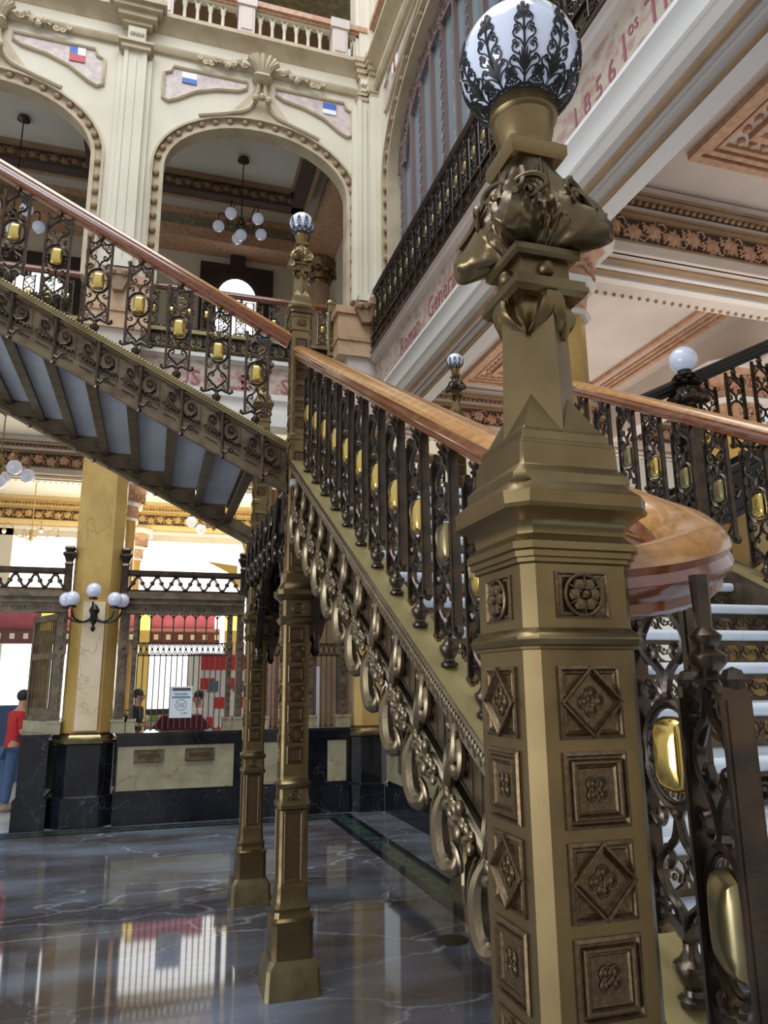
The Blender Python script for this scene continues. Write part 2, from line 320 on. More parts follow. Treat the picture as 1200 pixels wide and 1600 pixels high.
def acanthus(m, z0, z1, rn, rw, rt):
    H = z1 - z0; NT = 144
    prof = [(0, rn, 0), (.05, rn * 1.05, .02), (.11, rn * 1.3, .3), (.18, rn * 1.6, .72), (.27, rn * 1.8, .97), (.36, rn * 1.82, 1.0), (.45, rn * 1.72, .88), (.54, rn * 1.55, .66), (.64, rn * 1.4, .46), (.74, rn * 1.25, .30), (.84, rn * 1.16, .16), (.93, rt * .95, .06), (1, rt, .04)]
    fine = smooth_path([Vector(p) for p in prof], 3)
    def surf(t, rb, c, th):
        q = .5 + .5 * math.cos(4 * (th - PI / 4)); q2 = q ** 1.9; e = math.exp(-((t - .36) / .26) ** 2)
        rr = rb + (rw - rb) * c * q2 + H * (.030 * e * math.sin(16 * th + 14 * t) * (1 - .5 * q2) + .018 * e * math.sin(40 * th - 20 * t) + .035 * math.exp(-((t - .62) / .09) ** 2) * math.cos(8 * th))
        zz = z0 + H * t - H * .20 * c * q2 + H * .02 * e * math.sin(20 * th + 9 * t)
        return rr, zz
    rs = []
    for p in fine:
        r_ = []
        for j in range(NT):
            th = 2 * PI * j / NT; rr, zz = surf(p[0], p[1], p[2], th); r_.append((rr * math.cos(th), rr * math.sin(th), zz))
        rs.append(r_)
    m.rings(rs)
    for k in range(4):
        for s in (-1, 1):       # eye-like volutes flanking each face
            a = k * PI / 2 + s * .46; rr, zz = surf(.50, rn * 1.64, .77, a); rr *= 1.0
            c, sn = math.cos(a), math.sin(a); f2 = frame((rr * c, rr * sn, zz + H * .02), (-sn * s, c * s, 0), (0, 0, 1))
            old = m.fr; m.fr = (old @ f2) if old is not None else f2
            m.tube([(H * .062 * math.cos(t * PI / 8), 0, H * .055 * math.sin(t * PI / 8)) for t in range(16)], H * .022, 6, closed=True, nrm=(0, 1, 0)); m.sph((0, 0, 0), H * .036, 10)
            m.tube(smooth_path([(-H * .05, .0, -H * .03), (-H * .13, .0, H * .03), (-H * .1, .002, H * .1), (0, .003, H * .13), (H * .12, .002, H * .08), (H * .2, -.002, -H * .06)], 4), H * .03, 7, rads=[H * (.012 + .018 * math.sin(PI * i / 20)) for i in range(21)])
            m.fr = old
        a = k * PI / 2          # small pointed leaf rising on the middle of the face
        for q, hh in ((-1, .10), (0, .18), (1, .10)):
            aa = a + q * .16; pts = []
            for t in (.58, .66, .74, .74 + hh): rr, zz = surf(t, rn * 1.3, .3, aa); pts.append((rr * math.cos(aa), rr * math.sin(aa), zz))
            m.tube(pts, H * .03, 6, rads=[H * .03, H * .036, H * .026, H * .006])
        a = k * PI / 2 + PI / 4  # curled leaf tips standing off the corner shoulder
        for q in (-1, 1):
            pts = []
            for t, w_ in ((.72, .30), (.62, .36), (.52, .30), (.44, .2)):
                rr, zz = surf(t, rn * (1.25 + (.72 - t)), .35 + (.72 - t) * 1.6, a + q * w_ * .6); pts.append(((rr + .004) * math.cos(a + q * w_ * .6), (rr + .004) * math.sin(a + q * w_ * .6), zz + H * .05))
            m.tube(smooth_path(pts, 3), H * .03, 6)
def lantern(par, cx, cy, R, hr, sc, metal='gold_bronze', orn='capital_bronze'):
    """everything above the cap rim; R is the rim height; sc a size factor (1 = the foreground post)"""
    Z = lambda d: R + d * sc
    m = M(); k = sc
    m.octs([(Z(-.062), .086 * k, .017 * k), (Z(-.051), .076 * k, .014 * k), (Z(-.043), .077 * k, .014 * k), (Z(-.034), .083 * k, .016 * k), (Z(-.026), .093 * k, .02 * k), (Z(-.023), .099 * k, .022 * k), (Z(-.019), .1005 * k, .022 * k), (Z(-.0175), .0985 * k, .022 * k), (Z(-.003), .1 * k, .024 * k),
            (Z(0), .098 * k, .026 * k), (Z(.013), .084 * k, .020 * k), (Z(.016), .083 * k, .014 * k), (Z(.026), .082 * k, .01 * k), (Z(.036), .072 * k, .006 * k), (Z(.038), .070 * k, .004 * k), (Z(.066), .069 * k, .003 * k), (Z(.068), .066 * k, .002 * k), (Z(.072), .066 * k, .002 * k), (Z(.074), .063 * k, .002 * k), (Z(.078), .063 * k, .002 * k), (Z(.081), .0615 * k, .001 * k), (Z(.086), .0615 * k, .001 * k), (Z(.088), .058 * k, .001 * k), (Z(.092), .056 * k, .001 * k)])
    obj('cap', m, metal, par)
    m = M(); d0, d1 = .0555 * k, .050 * k
    m.rings([[(d * math.cos(a), d * math.sin(a), z) for a in (0, PI / 2, PI, 3 * PI / 2)] for z, d in ((Z(.09), d0 * 1.03), (Z(.30), d1))])
    for a in (PI / 4, 3 * PI / 4, 5 * PI / 4, 7 * PI / 4):     # broach spikes on the four corners
        c, s_ = math.cos(a), math.sin(a); cr = .056 * k
        m.add([(math.copysign(cr, c), math.copysign(cr, s_), Z(.090)), (math.copysign(cr, c), 0, Z(.090)), (0, math.copysign(cr, s_), Z(.090)), (c * d0 * .66, s_ * d0 * .66, Z(.152))], [(0, 1, 3), (0, 3, 2), (1, 2, 3), (0, 2, 1)])
    obj('shaft', m, metal, par)
    m = M()
    m.octs([(Z(.289), .050 * k, .001), (Z(.296), .056 * k, .001), (Z(.303), .056 * k, .001), (Z(.304), .053 * k, .001), (Z(.312), .053 * k, .001), (Z(.313), .038 * k, .001), (Z(.346), .037 * k, .001), (Z(.347), .046 * k, .001), (Z(.352), .05 * k, .001), (Z(.361), .05 * k, .001)])
    for dx, dy in ((0, -1), (-1, 0), (1, 0), (0, 1)): m.sph((dx * .040 * k, dy * .040 * k, Z(.331)), .0125 * k, 12)
    obj('collar_block', m, metal, par)
    m = M()
    for a in (PI / 4, 3 * PI / 4, 5 * PI / 4, 7 * PI / 4):      # fan leaves folded over the shaft faces
        c, s_ = math.cos(a), math.sin(a)
        rs = []
        for t, wd, ou in ((0, .044, .040), (.25, .043, .046), (.5, .036, .046), (.75, .022, .042), (1, .003, .037)):
            rs.append([((c * ou - s_ * wd * q) * k + c * .006 * k * math.cos(q * 9), (s_ * ou + c * wd * q) * k + s_ * .006 * k * math.cos(q * 9), Z(.291 - .062 * t + .012 * abs(math.sin(q * 6)) * t)) for q in [x / 8 - 1 for x in range(17)]])
        rs2 = [r_ + [(p[0] - c * .012 * k, p[1] - s_ * .012 * k, p[2]) for p in reversed(r_)] for r_ in rs]
        m.rings(rs2)
    obj('fan_leaves', m, metal, par)
    m = M(Matrix.Translation((0, 0, 0))); acanthus(m, Z(.355), Z(.52), .033 * k, .118 * k, .038 * k)
    obj('acanthus_capital', m, orn, par)
    m = M()
    m.octs([(Z(.513), .040 * k, .001), (Z(.521), .045 * k, .001), (Z(.536), .045 * k, .001), (Z(.538), .040 * k, .001), (Z(.545), .036 * k, .001)])
    m.lathe([(.036 * k, Z(.538)), (.035 * k, Z(.546)), (.037 * k, Z(.552)), (.040 * k, Z(.562)), (.0445 * k, Z(.578)), (.0465 * k, Z(.594)), (.0495 * k, Z(.597)), (.0515 * k, Z(.601)), (.0495 * k, Z(.605)), (.0495 * k, Z(.621)), (.047 * k, Z(.625)), (.03 * k, Z(.626))], n=40)
    obj('globe_holder', m, metal, par)
    r = .0915 * k; m = M(); m.sph((0, 0, 0), r, 40); obj('globe', m, 'opal', par, (0, 0, Z(.700)))
    key = round(r, 4)
    if key not in FIL: FIL[key] = filigree_mesh(r); FIL[key].materials.append(MATS['black_iron'])
    for i in range(10): obj('filigree_leaf', None, None, par, (0, 0, Z(.700)), 2 * PI * (i + .35) / 10, mesh=FIL[key])

# foreground newel
N1 = thing('lamp_post', 'large gold bronze newel lamp post with white globe in the foreground', 'lamp post', (0.491, 0.864, 0), group='lamp posts of the staircase')
R1 = 1.925
m = M(); h = .077; c = .0155
secs = [(0, .13, .02), (.12, .12, .02), (.14, .1, .02), (.32, .1, .02), (.34, .09, .018), (.4, .086, .017), (.42, h + .001, c), (R1 - .19, h - .001, c)]
secs += [(R1 - .189, .080, .016), (R1 - .186, .0805, .016), (R1 - .184, .084, .018), (R1 - .178, .0865, .019), (R1 - .172, .084, .018), (R1 - .168, .079, .016), (R1 - .164, .0745, .0135), (R1 - .088, .0745, .0135), (R1 - .086, .079, .015), (R1 - .081, .079, .015), (R1 - .080, .083, .016), (R1 - .073, .083, .016), (R1 - .071, .087, .017), (R1 - .062, .0865, .017)]
m.octs(secs); obj('post_body', m, 'gold_bronze', N1)
put_panels(N1, 'rosette', .0745, R1 - .125, .056)
for i in range(12): put_panels(N1, 'diamond' if i % 2 == 0 else 'square', .0765, R1 - .25 - .0965 * i, .083, sides='FL')
lantern(N1, 0, 0, R1, .099, 1.0)

# landing posts: column down to the floor with the lantern on top
def landing_post(x, y, label, orn='gold_bronze', full=True):
    t = thing('lamp_post', label, 'lamp post', (x, y, 0), group='lamp posts of the staircase')
    m = M()
    m.octs([(0, .158, .02), (.15, .150, .02), (.19, .125, .025)]); obj('plinth', m, 'aged_brass', t)
    m = M()
    m.octs([(.18, .118, .025), (.36, .116, .025), (.385, .122, .028), (.40, .105, .022), (.43, .1, .022), (.45, .108, .024), (.47, .094, .02), (.5, .09, .018), (.54, .086, .016), (.56, .088, .016), (.58, .083, .015),
            (.97, .082, .015), (.98, .094, .018), (1.0, .097, .02), (1.02, .086, .015), (1.09, .085, .015), (1.1, .095, .018), (1.12, .1, .02), (1.14, .084, .015), (1.17, .082, .014),
            (2.05, .081, .014), (2.06, .09, .018), (2.09, .105, .022), (2.105, .088, .016), (2.2, .088, .016), (2.21, .097, .018), (2.235, .122, .026), (2.265, .124, .028), (2.275, .108, .02), (2.32, .085, .012), (2.37, .084, .012), (2.385, .07, .012),
            (3.25, .0645, .012), (3.26, .072, .014), (3.29, .072, .014), (3.3, .0645, .012), (4.03, .0645, .012), (4.035, .0745, .014), (4.045, .0745, .014), (4.052, .0665, .012), (4.13, .0665, .012), (4.135, .072, .014), (4.158, .074, .014)])
    obj('post_body', m, 'gold_bronze', t)
    put_panels(t, 'tall', .0825, .775, .115)
    put_panels(t, 'rosette', .0855, 1.055, .058)
    for i in range(7): put_panels(t, 'diamond' if i % 2 else 'square', .0815, 1.99 - .118 * i, .102, sides='FLR')
    put_panels(t, 'rosette', .088, 2.15, .07, sides='FLR')
    for i in range(7): put_panels(t, 'diamond' if i % 2 else 'square', .0665, 2.46 + .113 * i, .09, sides='FLR')
    for i in range(6): put_panels(t, 'square' if i % 2 else 'diamond', .0645, 3.375 + .113 * i, .085, sides='FLR')
    put_panels(t, 'rosette', .0665, 4.09, .052, sides='FLR')
    lantern(t, 0, 0, 4.22, .097, .95, orn=orn)
    return t
landing_post(.84, 4.68, 'brass lamp post standing where the lower handrail meets the left upper flight')
landing_post(.84, 6.55, 'rear brass lamp post seen behind the last scroll panel of the left flight', orn='iron_bronze')
landing_post(2.78, 4.68, 'brass lamp post at the top of the right handrail, mostly hidden by the foreground post')
landing_post(2.78, 6.55, 'distant lamp post with dark capital above the middle of the lower handrail', orn='iron_bronze')

# ------------------------------------------------------------------ stairs: shared ornament meshes
m = M()       # one scrolled baluster panel standing on its pot foot; x along the rail, z up, foot at 0
m.lathe([(.017, 0), (.026, .002), (.027, .010), (.018, .016), (.016, .024), (.024, .036), (.030, .052), (.029, .060), (.020, .066), (.012, .078), (.012, .09)], n=12)
for s in (-1, 1):
    m.box(s * .073 - .008, s * .073 + .008, -.012, .012, .085, .655)
    m.box(s * .073 - .005, s * .073 + .005, -.016, .016, .10, .64)
    m.sph((s * .073, 0, .664), .015, 8); m.lathe([(.006, .655), (.012, .66), (.009, .672)], (s * .073, 0, 0), 8)
    m.tube([(0, 0, .095), (s * .03, 0, .112), (s * .055, 0, .098), (s * .085, 0, .088), (s * .098, 0, .098), (s * .096, 0, .112)], .010, 6, rads=[.013, .013, .011, .012, .012, .008])
    m.tube([(s * .01, 0, .66), (s * .035, 0, .64), (s * .068, 0, .648)], .008, 6)
    # ogee scrolls above and below the medallion
    for q in (1, -1):
        Z = lambda z: .375 + q * z
        m.tube(smooth_path([(0, 0, Z(.098)), (s * .012, 0, Z(.135)), (s * .048, 0, Z(.165)), (s * .058, 0, Z(.195)), (s * .035, 0, Z(.225)), (s * .010, 0, Z(.245)), (0, 0, Z(.275))], 3), .0062, 5, flat=1.6, nrm=(0, 1, 0))
        m.tube(smooth_path([(s * .068, 0, Z(.10)), (s * .05, 0, Z(.118)), (s * .036, 0, Z(.105)), (s * .042, 0, Z(.092)), (s * .05, 0, Z(.10))], 3), .0055, 5, flat=1.5, nrm=(0, 1, 0))
        m.tube(smooth_path([(s * .058, 0, Z(.17)), (s * .04, 0, Z(.15)), (s * .022, 0, Z(.165)), (s * .030, 0, Z(.18)), (s * .038, 0, Z(.172))], 3), .005, 5, flat=1.5, nrm=(0, 1, 0))
        for (x, z, r) in ((.052, .225, .0125), (.035, .252, .011), (.058, .255, .009), (.018, .262, .007)):
            m.tube([(s * x + r * math.cos(a * PI / 4), 0, Z(z) + r * math.sin(a * PI / 4)) for a in range(8)], .0034, 4, closed=True, nrm=(0, 1, 0), flat=1.6)
        m.tube([(s * .02, 0, Z(.235)), (s * .045, 0, Z(.205)), (s * .066, 0, Z(.215))], .0045, 5)
    for k in range(4): m.sph((s * (.052 + .003 * math.sin(k * PI / 3)), 0, .335 + k * .027), .0065, 6)
for rx, rz_, rr in ((.068, .086, .0065), (.060, .077, .0035)):
    m.tube([(rx * math.cos(a * PI / 14), 0, .375 + rz_ * math.sin(a * PI / 14)) for a in range(28)], rr, 6, closed=True, nrm=(0, 1, 0), flat=1.5)
m.lathe([(.010, .655), (.02, .664), (.012, .672), (.022, .684), (.024, .694), (.012, .704), (.018, .713), (.02, .72), (.01, .73), (.012, .80)], n=10)
for q in (.468, .282): m.sph((0, 0, q), .012, 8)
BAL = m.mesh('baluster_panel'); BAL.materials.append(MATS['iron_bronze'])
m = M()
for s in (-1, 1):       # the convex brass boss with pointed corners
    rs = []
    for t in [0, .08, .2, .35, .55, .75, .9, 1]:
        r_ = []
        for j in range(24):
            a = 2 * PI * j / 24; sup = (abs(math.cos(a)) ** 3 + abs(math.sin(a)) ** 3) ** -.3333
            sup *= 1 + .10 * max(0, math.cos(4 * (a - PI / 4))) ** 4
            r_.append((.040 * sup * (1 - t * .98) * math.cos(a) * (.90 + .14 * abs(math.sin(a)) ** 3), s * (.004 + .021 * math.sqrt(1 - (1 - t) ** 2)), .375 + .061 * sup * (1 - t * .98) * math.sin(a)))
        rs.append(r_)
    m.rings(rs)
BOSS = m.mesh('boss'); BOSS.materials.append(MATS['brass'])
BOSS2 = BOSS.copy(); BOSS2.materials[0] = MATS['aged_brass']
def balusters(par, spots, hide_boss=()):
    for i, (x, y, z, rz) in enumerate(spots):
        b = obj('baluster_panel', None, None, par, (x, y, z), rz, mesh=BAL)
        obj('boss', None, None, b, mesh=BOSS2 if i in hide_boss else BOSS)
    return b
RAIL = [(-.052, .0), (-.045, .018), (-.028, .031), (0, .036), (.028, .031), (.045, .018), (.052, .0)]
RAILB = [(-.052, .0), (.052, .0), (.047, -.010), (.052, -.024), (.046, -.036), (.034, -.044), (.033, -.056), (.024, -.062), (-.024, -.062), (-.033, -.056), (-.034, -.044), (-.046, -.036), (-.052, -.024), (-.047, -.010)]
def handrail(par, path, lab='handrail', wood='mahogany', top='mahogany_skylit'):
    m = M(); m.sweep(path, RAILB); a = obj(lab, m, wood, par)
    m = M(); m.sweep(path, RAIL); obj('rail_top', m, top, a)  # top strip of the same wood; default tone has skylight painted in
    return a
M1 = .5446
ledge1 = lambda y: .600 + M1 * y           # ledge height of the lower flight
rail1 = lambda y: 1.372 + M1 * y           # underside/top seam of its handrail

# ---- lower flight
F1 = thing('staircase', 'lower marble flight climbing away from the foreground newel to the landing', 'staircase', (0.84, 1.0, 0))
F1.location = (0, 0, 0)
XL, XR = .84, 2.78; Y0 = -.55
def strip(m, path, prof):       # prof: (outward offset x, vertical z) swept along a path of (x, y, z, nx, ny)
    m.rings([[(p[0] + p[3] * a, p[1] + p[4] * a, p[2] + b) for a, b in prof] for p in path])
def lpath(side):
    s = -1 if side == 'L' else 1; X = XL if side == 'L' else XR
    pts = [(X, 4.62), (X, 3.5), (X, 2.4), (X, 1.5), (X, 1.12)]
    if side == 'L': pts += [(.82, 1.0), (.74, .88), (.645, .77), (.56, .62), (.50, .5)]
    else: pts += [(X, .5), (X, 0), (X, Y0)]
    out = []
    for i, (x, y) in enumerate(pts):
        a = Vector(pts[max(i - 1, 0)]); b = Vector(pts[min(i + 1, len(pts) - 1)]); t = (b - a).normalized()
        nx, ny = (t.y, -t.x)
        if side == 'L': nx, ny = (t.y, -t.x) if t.y * 1 < 0 else (-t.y, t.x)
        if side == 'R': nx, ny = -nx, -ny
        out.append((x, y, ledge1(y), nx, ny))
    return out
for side in 'LR':
    P = lpath(side)
    m = M(); strip(m, P, [(-.062, 0), (.062, 0), (.062, -.012), (-.062, -.012)]); obj('ledge', m, 'brass_paint', F1)
    m = M(); strip(m, P, [(.062, .004), (.068, .008), (.072, -.004), (.062, -.008)]); strip(m, P, [(.06, -.008), (.066, -.012), (.068, -.024), (.06, -.026)])
    strip(m, P, [(.04, -.024), (.062, -.024), (.056, -.040), (.044, -.066), (.04, -.07)]); strip(m, P, [(.0, -.068), (.048, -.068), (.050, -.078), (.044, -.084), (.046, -.094), (.0, -.094)])
    obj('moulding', m, 'silver_bronze', F1)
    m = M(); strip(m, P, [(-.05, -.012), (.03, -.012), (.03, -.235), (-.05, -.235)]); obj('stringer', m, 'brown_bronze', F1)
    m = M(); strip(m, P, [(-.03, -.262), (.036, -.262), (.05, -.275), (.05, -.300), (.036, -.322), (-.03, -.322)]); strip(m, P, [(.045, -.268), (.056, -.272), (.056, -.279), (.045, -.283)])
    obj('lower_bar', m, 'silver_bronze', F1)
    if side == 'L':
        m = M()         # egg and dart tongues and the row of beads
        def at(y):
            for i in range(len(P) - 1):
                if P[i][1] >= y >= P[i + 1][1]:
                    t = (P[i][1] - y) / (P[i][1] - P[i + 1][1]); return [P[i][k] + (P[i + 1][k] - P[i][k]) * t for k in range(5)]
            return P[-1]
        y = 4.6
        while y > .75:
            q = at(y); m.sph((q[0] + q[3] * .069, q[1] + q[4] * .069, ledge1(y) - .016), .0085, 6, .8, 1, 1.2)
            y -= .0165
        y = 4.6
        while y > .75:
            q = at(y)
            m.sph((q[0] + q[3] * .053, q[1] + q[4] * .053, ledge1(y) - .046), .014, 6, .6, .62, 1.5)
            m.tube([(q[0] + q[3] * .064, q[1] - .014, ledge1(y) - .036), (q[0] + q[3] * .058, q[1], ledge1(y) - .066), (q[0] + q[3] * .064, q[1] + .014, ledge1(y) - .024)], .003, 4)
            y -= .035
        obj('egg_and_dart', m, 'silver_bronze', F1)
        m = M()         # sunk panels on the fascia
        for k in range(15):
            yc = 4.45 - .2475 * k
            if yc < 1.1: break
            q = at(yc)
            for dz in (-.108, -.225):
                m.tube([(q[0] - .031, yc + s * .095, ledge1(yc + s * .095) + dz) for s in (-1, 1)], .004, 4)
            for s in (-1, 1): m.tube([(q[0] - .031, yc + s * .095, ledge1(yc + s * .095) + z) for z in (-.108, -.225)], .004, 4)
            for j in range(9): m.sph((q[0] - .032, yc + (j - 4) * .021, ledge1(yc + (j - 4) * .021) - .118), .006, 5)
        obj('fascia_frames', m, 'brown_bronze', F1)
m = M(Matrix.Diagonal((-1, 1, 1, 1)))         # one hanging scroll of the open frieze: x uphill, z up, y outward is negative
tr = smooth_path([(-.012, -.035, .02), (.022, -.045, -.02), (.042, -.05, -.065), (.050, -.048, -.118), (.042, -.044, -.168), (.016, -.04, -.200), (-.020, -.036, -.196), (-.034, -.034, -.168), (-.022, -.034, -.150)], 4)
m.tube(tr, .02, 10, rads=[.012 + .021 * math.sin(PI * min(1, (i / (len(tr) - 1)) * 1.12)) for i in range(len(tr))])
for dy in (-.012, .0, .012):
    m.tube([(p[0] + .012 * (1 - i / len(tr)) * 1.2, p[1] - .024 + abs(dy) * .5, p[2] + dy * 1.1) for i, p in enumerate(tr[3:22])], .004, 4)
m.tube(smooth_path([(-.028, -.045, -.132), (-.05, -.04, -.15), (-.058, -.035, -.185), (-.045, -.03, -.2)], 3), .008, 6, rads=None)
up = smooth_path([(-.012, -.04, .02), (-.032, -.044, .055), (-.058, -.044, .10), (-.062, -.04, .15), (-.045, -.036, .185), (-.018, -.034, .192), (-.005, -.034, .172), (-.018, -.034, .158)], 4)
m.tube(up, .012, 8, rads=[.021 - .010 * i / len(up) for i in range(len(up))])
m.tube(smooth_path([(-.045, -.046, .07), (-.078, -.05, .045), (-.108, -.05, .055), (-.118, -.048, .1), (-.1, -.044, .13), (-.085, -.042, .105), (-.088, -.042, .08)], 4), .0135, 7)
m.tube(smooth_path([(-.01, -.044, .03), (.012, -.04, .06), (.008, -.036, .10), (-.018, -.036, .125)], 4), .012, 6)
for cx_, cz_, rr, n_ in ((-.055, -.025, .026, 4), (-.115, -.058, .034, 5), (-.178, -.095, .024, 4)):     # leaf rosettes on the lower bar
    for k in range(n_):
        a = 2 * PI * k / n_ - .4; c1, s1 = math.cos(a), math.sin(a); old = m.fr; m.fr = old @ frame((cx_ + rr * .85 * c1, -.062, cz_ + rr * .85 * s1), (c1, -.25, s1), (-s1, 0, c1)); m.sph((0, 0, 0), rr * .62, 14, 1.35, .72, .95); m.fr = old
    m.sph((cx_, -.068, cz_), rr * .42, 8)
for k in range(5): m.tube([(-.06 - k * .006, -.044, .11 + .014 * k), (-.085 - .004 * k, -.05, .135 + .012 * k)], .006, 5, rads=[.007, .003])
SCR = m.mesh('scroll_ornament'); SCR.materials.append(MATS['scroll_bronze'])
for k in range(15):
    y = 4.50 - .2475 * k
    if y < 1.0: break
    obj('scroll_ornament', None, None, F1, (XL - .0, y, ledge1(y) - .292), -PI / 2, mesh=SCR).rotation_euler = (0, 0, -PI / 2)
# treads and pierced risers (step edge line lies just under the ledge)
RISE, RUN = M1 * .2475, .2475
m = M(); x0, x1 = 0, 1
xa, xb = XL + .055, XR - .055
m.box(xa, xb, .012, .30, -.040, 0); m.tube([(xa, .012, -.020), (xb, .012, -.020)], .0215, 12)
TR = m.mesh('tread'); TR.materials.append(MATS['step_marble'])
m = M()
m.box(xa, xb, .035, .045, -.058, -.04); m.box(xa, xb, .035, .045, -RISE, -RISE + .014)
n_ = 18; pw = (xb - xa) / n_; zc = -(RISE + .034) / 2; hh = (RISE - .062) / 2 + .004
for k in range(n_):
    cx_ = xa + pw * (k + .5)
    m.tube([(cx_ + pw * .5 * math.cos(a * PI / 8), .04, zc + hh * math.sin(a * PI / 8)) for a in range(16)], .0042, 4, closed=True, nrm=(0, 1, 0), flat=1.6)
    for s in (-1, 1):
        m.tube([(cx_ + s * .0 + s * q[0] * pw, .04, zc + s * q[1] * hh) for q in ((.3, -.55), (.36, -.1), (.2, .25), (-.02, .15), (0, -.1), (-.05, .1), (-.0, .0))][:5], .0045, 4, nrm=(0, 1, 0), flat=1.6)
        m.sph((cx_ + s * .17 * pw, .04, zc - s * .2 * hh), .009, 6, 1, .6, 1)
        m.add([(cx_ + s * pw * .5, .036, zc + t * hh * 1.05) for t in (-1, 1)] + [(cx_ + s * pw * .28, .036, zc + t * hh * 1.05) for t in (-1, 1)] + [(cx_ + s * pw * .46, .036, zc - .5 * hh), (cx_ + s * pw * .46, .036, zc + .5 * hh)], [(0, 2, 4), (1, 5, 3)])
RS = m.mesh('riser'); RS.materials.append(MATS['brown_bronze'])
for k in range(22):
    zt = 2.97 - RISE * k; y = 4.50 - RUN * k
    if zt < .1: break
    obj('tread', None, None, F1, (0, y, zt), mesh=TR); obj('riser', None, None, F1, (0, y, zt), mesh=RS)
# the railing of the lower flight, left side, with its turned end
RL = thing('stair_railing', 'left railing of the lower flight with polished wooden handrail curling round to the foreground post', 'railing', (0, 0, 0), group='railings of the staircase')
hp = [(XL, 4.62, rail1(4.62)), (XL, 3.6, rail1(3.6)), (XL, 2.6, rail1(2.6)), (XL, 1.9, rail1(1.9)), (XL, 1.5, rail1(1.5)), (XL, 1.3, rail1(1.3) + .004), (.842, 1.15, rail1(1.15) + .008), (.838, 1.05, 1.958), (.803, .965, 1.918), (.75, .90, 1.885), (.685, .862, 1.86), (.62, .85, 1.842), (.54, .862, 1.832)]
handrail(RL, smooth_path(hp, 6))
sp_ = [(XL, 4.324 - .2475 * k, ledge1(4.324 - .2475 * k), PI / 2) for k in range(13)]
sp_ += [(XL, 1.107, ledge1(1.107), PI / 2), (.65, .775, 1.075, PI / 2 - .35)]
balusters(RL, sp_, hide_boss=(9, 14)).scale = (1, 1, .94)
RR = thing('stair_railing', 'right railing of the lower flight with straight wooden handrail', 'railing', (0, 0, 0), group='railings of the staircase')
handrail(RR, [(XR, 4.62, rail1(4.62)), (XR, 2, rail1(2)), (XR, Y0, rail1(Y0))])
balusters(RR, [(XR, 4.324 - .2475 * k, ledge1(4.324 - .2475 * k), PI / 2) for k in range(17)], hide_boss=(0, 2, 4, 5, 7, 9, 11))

# ---- landing
LD = thing('stair_landing', 'landing slab between the four lamp posts, with back railing side open', 'landing', (0, 0, 0))
m = M(); m.box(.78, 2.82, 4.55, 6.66, 2.93, 2.97); obj('slab', m, 'slate_underside', LD)
m = M()
for y0 in (4.58, 6.47): m.box(.9, 2.72, y0, y0 + .17, 2.66, 2.93); m.box(.9, 2.72, y0 - .02, y0 + .19, 2.88, 2.94)
for x0 in (.76, 2.70): m.box(x0, x0 + .16, 4.72, 6.5, 2.66, 2.93)
obj('edge_beam', m, 'dull_iron', LD)
for k in range(7):
    m = M(); y_ = 4.9 + .25 * k
    for z_, r_ in ((2.82, .085), (2.66, .06), (2.55, .045)): m.tube(spiral(0, z_, .015, r_, k + z_ * 9, 1.4, 14), .014, 5, nrm=(0, 1, 0)); m.sph((0, 0, z_), .022, 7)
    m.tube([(-.1, 0, 2.9), (-.03, 0, 2.74), (.05, 0, 2.6), (.0, 0, 2.48)], .018, 6)
    o_ = obj('apron_scroll', m, 'iron_bronze', LD, (.735, y_, 0), PI / 2)
def bracket(par, x, y, ux, uy, z=2.70, L=.62, Hh=.62):
    m = M(frame((x, y, z), (ux, uy, 0), (0, 0, 1)))
    pts = [(0, 0), (L, 0), (L, -.04), (L * .8, -.06), (L * .52, -Hh * .22), (L * .3, -Hh * .48), (.08, -Hh), (0, -Hh)]
    m.prism(pts, -.03, .03)
    m.tube(smooth_path([(.07, 0, -Hh), (L * .3, 0, -Hh * .46), (L * .54, 0, -Hh * .2), (L * .85, 0, -.05)], 4), .022, 6)
    for cx_, cz_, r in ((.14, -.13, .09), (.33, -.10, .065), (.1, -.36, .05), (.22, -.28, .04)):
        for s in (-1, 1): m.tube(spiral(cx_, cz_, r * .2, r, .5, 1.5, 16, y=s * .04), .013, 5, nrm=(0, 1, 0))
        for s in (-1, 1): m.sph((cx_, s * .04, cz_), r * .3, 8)
    for k in range(6): m.sph((.09 + .08 * k, 0, -Hh * .82 + .11 * k), .028, 7, 1, 1.6, 1.2)
    m.lathe([(.012, -Hh - .12), (.03, -Hh - .09), (.022, -Hh - .04), (.04, -Hh), (.03, -Hh + .05)], (.05, 0, 0), 10)
    obj('bracket', m, 'iron_bronze', par)
for (x, y, dx, dy) in ((.84, 4.76, 0, 1), (.84, 6.47, 0, -1), (.92, 4.68, 1, 0), (2.70, 4.68, -1, 0), (.92, 6.55, 1, 0), (2.78, 4.76, 0, 1), (2.78, 6.47, 0, -1)):
    bracket(LD, x, y, dx, dy, L=.9 if dy else .62, Hh=.72)
BRL = thing('stair_railing', 'level railing along the back of the landing', 'railing', (0, 0, 0), group='railings of the staircase')
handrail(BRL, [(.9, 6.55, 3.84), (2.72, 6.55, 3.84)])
balusters(BRL, [(1.07 + .2475 * k, 6.55, 3.06, 0) for k in range(7)])
m = M(); m.box(.9, 2.72, 6.49, 6.61, 2.97, 3.06); obj('kerb', m, 'brown_bronze', BRL)

